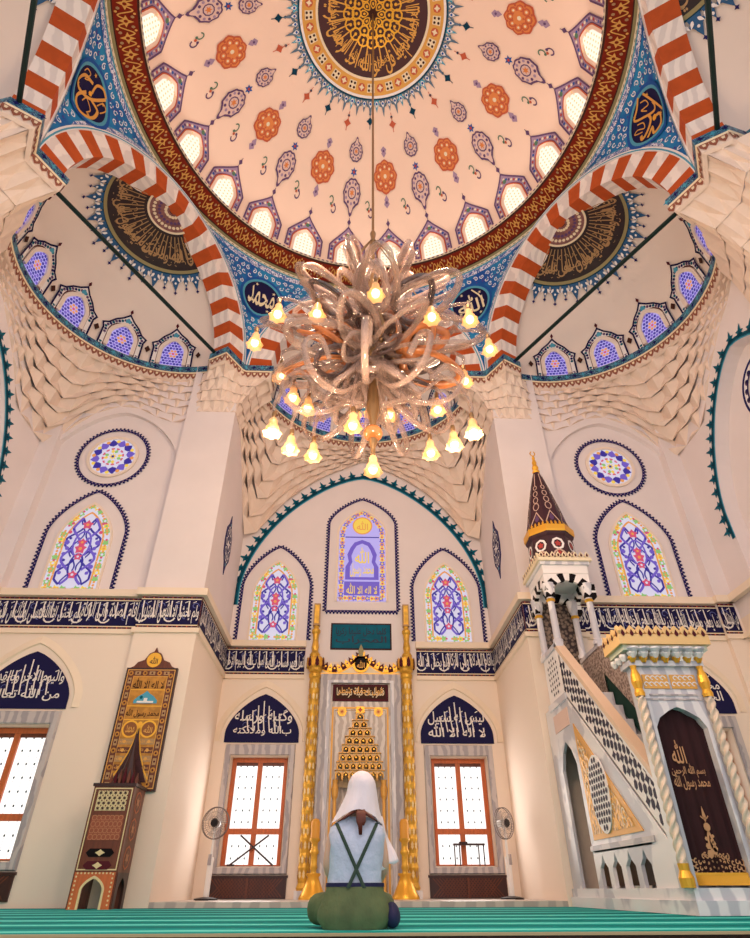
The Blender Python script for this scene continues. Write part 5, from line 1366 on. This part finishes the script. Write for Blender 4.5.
for i in range(7):
    u = 3.13 + .8 * i / 6
    for k in range(3): b.lathe([(.02, 0), (.05 + .012 * k, .05), (.05 + .012 * k, .07)], 8, (GOLDB, WHITE, MARBLE)[k], (u, 6.93 - .03 * k, 2.4 + .045 * k))
for i in range(3):
    u = 7.0 + .14 * i
    b.lathe([(.02, 0), (.05, .05), (.05, .08)], 8, WHITE, (3.06, u, 2.43))
b.box(3.02, 4.04, 6.86, 7.3, 2.53, 2.59, mat('pale_celadon', (206, 212, 190), .4)); b.box(2.98, 4.08, 6.82, 7.34, 2.59, 2.71, mat('tan_frieze', (232, 196, 136), .5))
b.build('portal_cornice', mb)
b = MB()
for i in range(10): 
    for Mx, u in ((PY(6.82), 3.04 + .98 * i / 9),): b.prism(xf(LEAF, u, 2.7, 0, .11, .08), Mx, -.04, .0, mat('tan_frieze', (232, 196, 136), .5)); b.poly(xf(LEAF, u, 2.68, 0, .05, .06), Mx, .006, MAROON)
for i in range(4): b.prism(xf(LEAF, -(6.86 + .14 * i), 2.7, 0, .11, .08), PXR(2.98), -.04, .0, MATS['tan_frieze']); b.poly(xf(LEAF, -(6.86 + .14 * i), 2.68, 0, .05, .06), PXR(2.98), .006, MAROON)
b.build('cresting', mb)
# curtain in the portal
cu = thing('curtain', 'dark maroon velvet curtain with gold embroidery hanging in the pulpit doorway', 'curtain', (3.7, 7.08, .25))
VEL = mat('maroon_velvet', (52, 16, 22), .85, var=.25, vs=4)
b = MB(); b.grid(lambda u, z: (u, 7.1 + .014 * sin(u * 50) * (1 - .5 * (z - .3) / 1.7), z), [3.25 + .58 * i / 56 for i in range(57)], [.3 + 1.62 * j / 10 for j in range(11)], VEL); b.build('cloth', cu)
CM = lambda u, v, o: (3.54 + (u - 3.72) * .85, 7.075 - o, v); EM = mat('gold_embroidery', (200, 150, 108), .5, .2)
b = MB()
b.text('الله', CM, 3.52, 1.34, 3.7, 1.58, 0, EM); b.text('محمد رسول الله', CM, 3.46, 1.08, 3.92, 1.26, 0, EM); b.text('بسم الله الرحمن', CM, 3.46, 1.2, 3.9, 1.34, .002, EM)
b.build('embroidered_lettering', cu)
b = MB()
b.prism(xf(LEAF, 3.72, .78, 0, .04, .1), CM, 0, .004, EM); b.prism(circ(3.72, .74, .04, 10), CM, 0, .004, EM)
for s in (-1, 1): b.band([(3.72 + s * q * .05, .82 - .03 * q + .05 * q * q) for q in (0, .5, 1)][::s], -.006, .006, CM, .004, EM); b.band([(3.72 + s * .03 * sin(3 * q), .7 - .2 * q) for q in (0, .2, .4, .6, .8, 1)], -.012, .012, CM, .002, EM)
for i in range(9): b.poly(circ(3.72 + .05 * sin(i * 2.2), .68 - .022 * i, .014 + .003 * i, 6), CM, .003, EM)
for j in range(4):
    w = .3 if j < 3 else .14
    for i in range(13):
        u = 3.72 - w + 2 * w * i / 12; z = .33 + .05 * j + (.012 if i % 2 else 0)
        b.band([(u + .03 * cos(t) * (1 - t / 8), z + .03 * sin(t) * (1 - t / 8)) for t in [q * .8 + i for q in range(7)]], -.006, .006, CM, .002, EM)
b.build('embroidery', cu)
b = MB()
for i in range(60): b.tube([(3.26 + .56 * i / 59, 7.07, .34), (3.26 + .56 * i / 59 + .003, 7.065, .24)], .006, 4, GOLDB)
b.box(3.255, 3.825, 7.062, 7.078, .325, .345, GOLDB); b.build('gold_fringe', cu)
# ================================================================== chandelier
ch = thing('chandelier', 'huge glass chandelier of curling loops and glowing tulip lamps under the dome', 'chandelier', (0, DC, 6.4))
CG = mat('smoky_crystal', (176, 152, 142), .14, alpha=.5, spec=.8, var=.2, vs=5)
CD = mat('dark_crystal', (84, 66, 64), .12, alpha=.75, spec=1.0)
CA = mat('amber_glow_crystal', (214, 134, 74), .15, alpha=.7, spec=.9)  # orange glow of the lamps put into the glass colour
CO = mat('aged_brass', (150, 120, 84), .35, .7)
b = MB(); b.tube([(0, DC, 18.45), (0, DC, 8.9)], .022, 8, CO); b.build('chain_rod', ch)
b = MB()
prof = [(.02, 8.95), (.05, 8.85), (.03, 8.7), (.06, 8.55), (.03, 8.4), (.03, 8.1), (.06, 7.95), (.04, 7.7), (.08, 7.5), (.05, 7.1), (.06, 6.6), (.1, 6.4), (.1, 6.2), (.06, 6.0), (.05, 5.5), (.08, 5.3), (.08, 5.1), (.04, 4.9), (.03, 4.7), (.06, 4.6), (.03, 4.5), (.02, 4.42)]
b.lathe(prof, 14, CO, (0, DC, 0)); b.build('stem', ch, smooth=True)
for z, r in ((6.9, .17), (7.9, .14), (5.75, .2), (4.72, .12)):
    b = MB(); b.ell((0, DC, z), (r, r, r * .9), CA if z < 5 else CG, 14, 8); b.build('glass_ball', ch, smooth=True)
def zz_(z): return z if z < 6.4 or z > 8.5 else 6.4 + (z - 6.4) * .5
def place(a):
    ca, sa = cos(a), sin(a)
    return lambda r, t, z: (r * sa + t * ca, DC + r * ca - t * sa, zz_(z))
def loop(a, r0, r1, z0, z1, hw, m_, nm, rad_=.034, n=30, tw=0.0):
    """an elongated closed loop of glass from the stem (r0,z0) out to (r1,z1)"""
    P = place(a); pts = []
    for i in range(n):
        t = 2 * pi * i / n; s = (1 - cos(t)) / 2
        pts.append(P(r0 + (r1 - r0) * s, hw * sin(t) * (1 + .25 * cos(t)), z0 + (z1 - z0) * s + tw * sin(t)))
    b = MB(); b.tube(pts, rad_, 7, m_, close=True, flat=1.7); b.build(nm, ch, smooth=True)
def arm(a, pts, m_, nm, rad_=.03, flat=1.5):
    P = place(a); ctl = [Vector(P(*p)) for p in pts]; out = []
    for i in range(len(ctl) - 1):
        p0, p1, p2, p3 = ctl[max(i - 1, 0)], ctl[i], ctl[i + 1], ctl[min(i + 2, len(ctl) - 1)]
        for k in range(6):
            t = k / 6; out.append(.5 * ((2 * p1) + (p2 - p0) * t + (2 * p0 - 5 * p1 + 4 * p2 - p3) * t * t + (3 * p1 - p0 - 3 * p2 + p3) * t ** 3))
    out.append(ctl[-1])
    b = MB(); b.tube(out, rad_, 7, m_, flat=flat); b.build(nm, ch, smooth=True)
N = 9
for k in range(N):
    a = 2 * pi * k / N + .31
    loop(a, .3, 1.5, 6.5, 6.35, .24, CG, 'glass_loop', .03, tw=.1)
    loop(a + .31, .25, 1.3, 6.0, 5.75, .2, CG, 'glass_loop', .03, tw=-.1)
    loop(a + .1, .55, 1.15, 6.35, 6.6, .2, CD if k % 2 else CG, 'glass_ring', .026, tw=.16)
    loop(a + .45, .35, .8, 5.75, 5.6, .15, CD if k % 2 else CG, 'glass_ring', .024, tw=-.14)
    loop(a + .25, .2, .6, 6.3, 6.15, .14, CG if k % 3 == 0 else CD, 'glass_ring', .026, tw=.12)
    loop(a, .12, .75, 6.7, 7.75, .16, CG, 'glass_loop', .03, tw=.05)
    loop(a + .2, .1, .6, 5.9, 5.2, .16, CG, 'glass_loop', .03)
    arm(a + .31, [(.08, 0, 7.3), (.45, .02, 7.8), (.95, .0, 8.02), (1.15, .05, 7.7), (.9, .08, 7.45)], CG, 'glass_arm', .032)
    arm(a + .15, [(.1, 0, 5.6), (.5, .04, 5.1), (.95, .02, 5.05), (1.15, 0, 5.4), (.95, -.03, 5.65), (.75, 0, 5.45)], CG, 'glass_arm', .03)
for s in (-1, 1):     # two knots of glass, lamp glow put into their orange colour
    for q, (da, r0, r1, z0, z1, hw) in enumerate(((0, .35, 1.0, 6.15, 6.3, .13), (.22, .45, .85, 6.0, 6.25, .12), (-.2, .4, 1.15, 5.95, 5.75, .2), (.1, .5, .8, 6.35, 6.2, .16))): loop(s * (1.75 + da), r0, r1, z0, z1, hw, CA, 'glow_tinted_loop', .032, tw=.09)
for k in range(8):
    a = 2 * pi * k / 8 + .2
    arm(a, [(.05, 0, 7.6), (.55, .1, 7.5), (1.05, .2, 7.75)], CG, 'glass_rod', .04, 1.4)
    arm(a + .35, [(.1, -.1, 6.9), (.5, .25, 7.25), (.95, .6, 7.5)], CG, 'glass_rod', .035, 1.4)
for k in range(6):
    a = 2 * pi * k / 6 + .5
    b = MB(); P = place(a); b.tube([P(.02, 0, 8.7), P(.72, .02, 7.95)], .01, 5, CO); b.build('stay_wire', ch)
for k in range(12):
    a = 2 * pi * k / 12; arm(a, [(.1, 0, 6.3 + .1 * (k % 3)), (.3, .12, 6.6), (.5, .0, 6.45), (.42, -.12, 6.2), (.25, -.05, 6.1)], (CO, CG, CA)[k % 3], 'inner_curl', .026)
LS = mat('lamp_shade_glass', (255, 206, 150), .2, alpha=.7, emit=.26, ec=(255, 170, 90))
BULB = mat('lit_bulb', (255, 226, 172), .3, emit=2.0)
def lamp(x, y, z, up=False, arm_from=None):
    P0 = (x, y, z)
    b = MB(); n = 14
    prof = [(.03, .14), (.05, .1), (.05, .04), (.075, .0), (.09, -.055), (.112, -.1)]
    b.grid(lambda u, j: (x + prof[j][0] * (1 + (.1 if j == 5 else 0) * cos(7 * u)) * cos(u), y + prof[j][0] * (1 + (.1 if j == 5 else 0) * cos(7 * u)) * sin(u), z + prof[j][1]), [2 * pi * i / n for i in range(n)], list(range(6)), LS, close=True)
    sh = b.build('lamp_shade', ch, smooth=True)
    b = MB(); b.ell((x, y, z - .05), (.055, .055, .066), BULB, 10, 8); b.build('bulb', sh, smooth=True)
    b = MB(); b.lathe([(.018, .14), (.03, .17), (.03, .22), (.012, .26)], 8, CO, (x, y, z)); b.build('lamp_holder', sh)
    if arm_from is not None:
        a = atan2(x, y - DC); r = hypot(x, y - DC); zf = arm_from
        arm(a, [(.1, 0, zf), (r * .45, 0, zf + .12), (r * .8, 0, max(zf, z) + .42), (r, 0, z + .42), (r, 0, z + .24)], CG, 'lamp_arm', .022, 1.2)
for az in (-90, 90, -112, 112, -130, 130, 180):
    R_, z_ = (1.6, 6.3) if abs(az) in (90,) else (1.34, 6.3) if abs(az) in (112, 68) else (1.1, 6.3) if abs(az) in (135, 158) else (.95, 6.2)
    lamp(R_ * sin(rad(az)), DC + R_ * cos(rad(az)), z_, arm_from=6.4)
for az, R_, z_ in ((-78, 1.28, 5.95), (78, 1.3, 5.95), (4, .42, 6.0), (-74, 1.1, 5.6), (-62, .98, 5.55), (65, .98, 5.55), (-22, .64, 5.6), (22, .66, 5.6), (0, .5, 5.55)): lamp(R_ * sin(rad(az)), DC + R_ * cos(rad(az)), z_, arm_from=5.8)
for az, R_, z_ in ((-92, 1.21, 4.75), (-74, 1.06, 4.75), (-60, .86, 4.75), (66, .81, 4.75), (82, 1.02, 4.75), (95, 1.21, 4.75), (-119, .28, 4.78)): lamp(R_ * sin(rad(az)), DC + R_ * cos(rad(az)), z_, arm_from=5.2)
lamp(0, DC, 4.24)
# ================================================================== the kneeling visitor
pe = thing('person', 'person seated on the carpet with back turned, white headscarf, pale blue top and olive trousers', 'person', (-.14, 4.95, 0))
px, py_ = -.14, 4.95
SKIN = mat('skin', (232, 186, 160), .55); SCARF = mat('white_scarf', (240, 234, 242), .8, var=.04, vs=7, bump=.5, stretch=(1.6, 1.6, .4)); SHIRT = mat('pale_blue_cotton', (206, 218, 242), .8, var=.07, vs=9, bump=.9)
OLV = mat('olive_cotton', (98, 112, 76), .85, var=.22, vs=9, bump=.9, stretch=(1, 1, .5)); STRAP = mat('dark_green_strap', (52, 74, 62), .7); HAIR = mat('auburn_hair', (104, 48, 34), .5, var=.3, vs=12); NAVC = mat('navy_cotton', (34, 34, 74), .8)
def pp(x, y, z): return (px + x, py_ + y, z)
V = []; E = []; R = []
def vert(p, r, frm=None):
    V.append(pp(*p)); R.append(r)
    if frm is not None: E.append((frm, len(V) - 1))
    return len(V) - 1
pel = vert((0, .02, .13), .12); sp = vert((0, .02, .28), .105, pel); chs = vert((0, .02, .43), .12, sp); nb = vert((0, .03, .58), .075, chs); nk = vert((0, .05, .66), .05, nb); hd0 = vert((.025, .07, .74), .07, nk); hd1 = vert((.035, .075, .82), .092, hd0); hd2 = vert((.035, .06, .9), .055, hd1)
nose = vert((.035, .172, .775), .012, hd1)
for s in (-1, 1):
    ear = vert((.035 + s * .087, .06, .79), .016, hd1)
    sh = vert((s * .155, .02, .56), .052, nb); el = vert((s * .2, .04, .35), .04, sh); wr = vert((s * .13, .24, .2), .028, el); pm_ = vert((s * .09, .3, .19), .03, wr)
    for k, (dx, ln) in enumerate(((-.028, .06), (-.01, .075), (.009, .078), (.027, .066))):
        f0 = vert((s * (.085 + dx), .335, .19), .0095, pm_); f1 = vert((s * (.075 + dx * 1.1), .335 + ln * .6, .18), .009, f0); vert((s * (.06 + dx * 1.1), .335 + ln, .16), .008, f1)
    t0 = vert((s * .06, .3, .215), .011, pm_); vert((s * .03, .33, .215), .009, t0)
    hp = vert((s * .1, .05, .11), .09, pel)
    if s < 0: kn = vert((-.27, .24, .1), .06, hp); an = vert((.02, .4, .06), .04, kn); vert((.12, .44, .05), .035, an)
    else: kn = vert((.24, .36, .1), .06, hp); an = vert((.23, .06, .06), .042, kn); vert((.235, -.06, .05), .034, an)
body = skinned('body', V, E, R, SKIN, pe, 2, 0)
for s in (-1, 1):
    b = MB(); b.ell(pp(.035 + s * .035, .152, .815), (.013, .008, .008), WHITE, 10, 6); b.ell(pp(.035 + s * .035, .159, .815), (.006, .004, .006), INK, 8, 6); b.build('eye', pe, smooth=True)
b = MB(); b.ell(pp(.03, .142, .735), (.024, .01, .008), mat('lips', (190, 96, 92), .5), 10, 6); b.build('mouth', pe, smooth=True)
# sleeveless top: loft round the trunk
def loft(bb, rings, mt, n=36, wob=0.0, seed=1):
    random.seed(seed); ph = [random.uniform(0, 6) for _ in range(6)]
    def P(i, j):
        cx, cy, z, rx, ry, sq = rings[j]; a = 2 * pi * i / n; c, s = cos(a), sin(a)
        k = (abs(c) ** sq + abs(s) ** sq) ** (-1 / sq)
        w = 1 + wob * (sin(3 * a + ph[0] + z * 14) + .7 * sin(5 * a + ph[1] - z * 22) + .5 * sin(9 * a + ph[2] + z * 31))
        return pp(cx + rx * k * c * w, cy + ry * k * s * w, z)
    bb.grid(P, list(range(n)), list(range(len(rings))), mt, close=True)
b = MB()
loft(b, [(-.005, .02, .2, .185, .135, 2.3), (-.005, .015, .26, .185, .13, 2.4), (0, .01, .33, .18, .128, 2.4), (0, .005, .4, .188, .13, 2.4), (0, .005, .47, .192, .132, 2.4), (0, .01, .53, .2, .125, 2.6), (0, .015, .575, .185, .1, 2.6), (0, .02, .61, .14, .08, 2.4), (0, .03, .64, .085, .065, 2.2)], SHIRT, 60, .022)
b.build('shirt', pe, smooth=True)
# trousers
V2 = [pp(0, .02, .16), pp(0, .03, .1), pp(-.12, .05, .11), pp(-.29, .2, .105), pp(-.02, .4, .07), pp(.12, .05, .11), pp(.24, .36, .11), pp(.225, .1, .075)]
tr = skinned('trousers', V2, [(0, 1), (1, 2), (2, 3), (3, 4), (1, 5), (5, 6), (6, 7)], [(.15, .13), (.15, .12), .12, .095, .06, .12, .085, .055], OLV, pe, 2, 0)
b = MB(); loft(b, [(-.01, .0, .002, .21, .17, 2.6), (-.01, .0, .05, .245, .19, 2.5), (-.01, 0, .1, .24, .185, 2.4), (-.005, .005, .16, .215, .165, 2.3), (-.005, .012, .21, .195, .148, 2.3), (-.005, .015, .245, .193, .142, 2.3), (-.005, .015, .25, .18, .13, 2.3)], OLV, 60, .018, 4)
b.build('trouser_seat', pe, smooth=True)
b = MB(); loft(b, [(-.005, .015, .228, .2, .148, 2.3), (-.005, .015, .25, .2, .147, 2.3)], NAVC, 40, .008, 4); b.build('waistband', pe)
# crossed braces over the back
def back(x, z, o):
    zz = [(.2, .185, .135), (.26, .185, .13), (.33, .18, .128), (.4, .188, .13), (.47, .196, .132), (.53, .2, .125), (.575, .185, .1), (.61, .14, .08)]
    for (z0, a0, b0), (z1, a1, b1) in zip(zz[:-1], zz[1:]):
        if z <= z1 or z1 == .61:
            t = min(1, max(0, (z - z0) / (z1 - z0))); rx = a0 + (a1 - a0) * t; ry = b0 + (b1 - b0) * t; break
    q = max(0, 1 - (abs(x) / rx) ** 2.4) ** (1 / 2.4)
    return pp(x, .008 - (ry * q * 1.035 + o), z)
for s in (-1, 1):
    b = MB(); b.grid(lambda t, w: back(s * (.145 - .2 * t) + w * .013, .6 - .38 * t, .006 + .003 * (1 - abs(w))), [i / 20 for i in range(21)], [-1, 0, 1], STRAP); b.build('brace', pe)
# headscarf
b = MB()
# the cloth runs over the crown, down to the shoulders; hem rises at the middle of the back
n = 44
def scarf(i, j):
    a = 2 * pi * i / n; t = j / 16
    bx, by = cos(a), sin(a)
    backness = max(0, -by)
    hem = .612 - .02 * abs(bx) + .068 * backness ** 2.5
    if bx > .5: hem -= .0
    front = max(0, by)
    hem = hem + .12 * front
    top = .948
    if t < .45:
        q = t / .45 * pi / 2; r = sin(q); z = top - (1 - cos(q)) * .125
        rx, ry = .108 * r, .125 * r
    else:
        q = (t - .45) / .55; z = (top - .125) + (hem - (top - .125)) * q
        rx = .108 + .08 * q ** 1.2; ry = .125 + .022 * q
    fold = 1 + .035 * sin(7 * a + 2) * max(0, t - .4) + .02 * sin(13 * a + 6 * t) * max(0, t - .3)
    lean = .035 * max(0, min(1, (z - .6) / .2))
    return pp(lean + rx * bx * fold, .045 + ry * by * fold - .025 * max(0, t - .5), z)
b.grid(scarf, list(range(n)), list(range(17)), SCARF, close=True)
b.build('headscarf', pe, smooth=True)
b = MB()   # loose end falling over the right shoulder
b.grid(lambda u, t: pp(.15 + .075 * t + .075 * (u - .5) * (1 + .9 * t) + .01 * sin(9 * u + 5 * t), -.03 + .13 * u + .018 * sin(5 * u + 7 * t), .65 - (.27 + .06 * (1 - u)) * t - .05 * max(0, t - .8) * sin(9 * u)), [i / 10 for i in range(11)], [j / 14 for j in range(15)], SCARF)
sc = b.build('scarf_end', pe, smooth=True)
md = sc.modifiers.new('t', 'SOLIDIFY'); md.thickness = .006
# hair below the scarf
b = MB()
for k in range(16):
    x = -.02 + .05 * (k / 15) + .01; l = .13 if k in range(3, 11) else .08
    b.tube([pp(x + .01, -.085, .69), pp(x + .012, -.125, .64), pp(x + .012 + .004 * sin(k), -.136, .6), pp(x * .8 + .016, -.137, .665 - l * 1.1)], [.012, .011, .008, .002], 6, HAIR)
for s in (-1, 1):
    for k in range(3): b.tube([pp(.01 + s * .03, -.1, .668), pp(.01 + s * (.08 + .01 * k), -.116, .636 - .006 * k), pp(.005 + s * (.12 + .01 * k), -.112, .612 - .005 * k)], [.012, .008, .002], 6, HAIR)
b.build('hair', pe, smooth=True)
# stockinged foot tucked at the right
b = MB(); b.grid(lambda u, v: pp(.245 + .055 * cos(v) * cos(u) * (1 - .12 * sin(v)), .0 + .125 * cos(v) * sin(u), .075 + .07 * sin(v) + .012 * cos(v) * sin(u)), [2 * pi * i / 20 for i in range(20)], [-pi / 2 + pi * j / 12 for j in range(13)], NAVC, close=True); b.build('sock', pe, smooth=True)
# ================================================================== camera and light
f_, pitch, yaw, roll = 592.3, 35.405, 2.222, -.149
th, yw, rl = rad(pitch), rad(yaw), rad(roll)
Fv = Vector((sin(yw) * cos(th), cos(yw) * cos(th), sin(th))); Rv = Vector((cos(yw), -sin(yw), 0)); Uv = Rv.cross(Fv)
R2 = Rv * cos(rl) + Uv * sin(rl); U2 = Uv * cos(rl) - Rv * sin(rl)
cd = bpy.data.cameras.new('camera'); cam = bpy.data.objects.new('camera', cd); COL.objects.link(cam)
cd.sensor_fit = 'HORIZONTAL'; cd.sensor_width = 36.0; cd.lens = f_ / 750 * 36.0; cd.clip_start = .02; cd.clip_end = 200
m3 = Matrix((R2, U2, -Fv)).transposed(); cam.matrix_world = Matrix.Translation((-.194, 0, .21)) @ m3.to_4x4()
SC.camera = cam
wd = bpy.data.worlds.new('daylight'); SC.world = wd; wd.use_nodes = True
bg = wd.node_tree.nodes['Background']; bg.inputs['Color'].default_value = lin((255, 249, 249)); bg.inputs['Strength'].default_value = 1.0
def light(name, kind, loc, e, c=(255, 255, 255), size=None, rot=None, sy=None):
    d = bpy.data.lights.new(name, kind); d.energy = e; d.color = lin(c)[:3]
    if kind == 'AREA':
        d.shape = 'RECTANGLE'; d.size = size; d.size_y = sy or size
    elif size is not None: d.shadow_soft_size = size
    o = bpy.data.objects.new(name, d); COL.objects.link(o); o.location = loc
    if rot: o.rotation_euler = rot
    return o
# daylight entering through the four tall windows, the lamps of the chandelier
for x, y in ((-2.1, YB - .1), (2.1, YB - .1), (-5.8, YF - .1), (5.8, YF - .1)): light('window_daylight', 'AREA', (x, y, 1.55), 22, (255, 244, 236), 1.1, (rad(-90), 0, 0), 1.8)
for i in range(8):
    a = 2 * pi * i / 8; light('lamp_glow', 'POINT', (1.2 * cos(a), DC + 1.2 * sin(a), 7.3 if i % 2 else 4.4), 80, (255, 212, 172), .15)
for k in range(24):
    a = rad(7.8 + 15 * k); p = Vector(DOMEE(a, rad(20), .25)); d = Vector((0, DC, 16.2)) - p
    light('dome_window_daylight', 'AREA', p, 4.5, (255, 238, 222), .5, d.to_track_quat('-Z', 'Y').to_euler(), .7)
SC.view_settings.view_transform = 'Standard'; SC.view_settings.look = 'None'; SC.view_settings.exposure = 0.4; SC.view_settings.gamma = 1.0; SC.view_settings.use_curve_mapping = False
SC.cycles.max_bounces = 8; SC.cycles.diffuse_bounces = 5; SC.cycles.sample_clamp_indirect = 6.0; SC.cycles.use_denoising = True
SC.cycles.transparent_max_bounces = 12; SC.cycles.caustics_reflective = False; SC.cycles.caustics_refractive = False
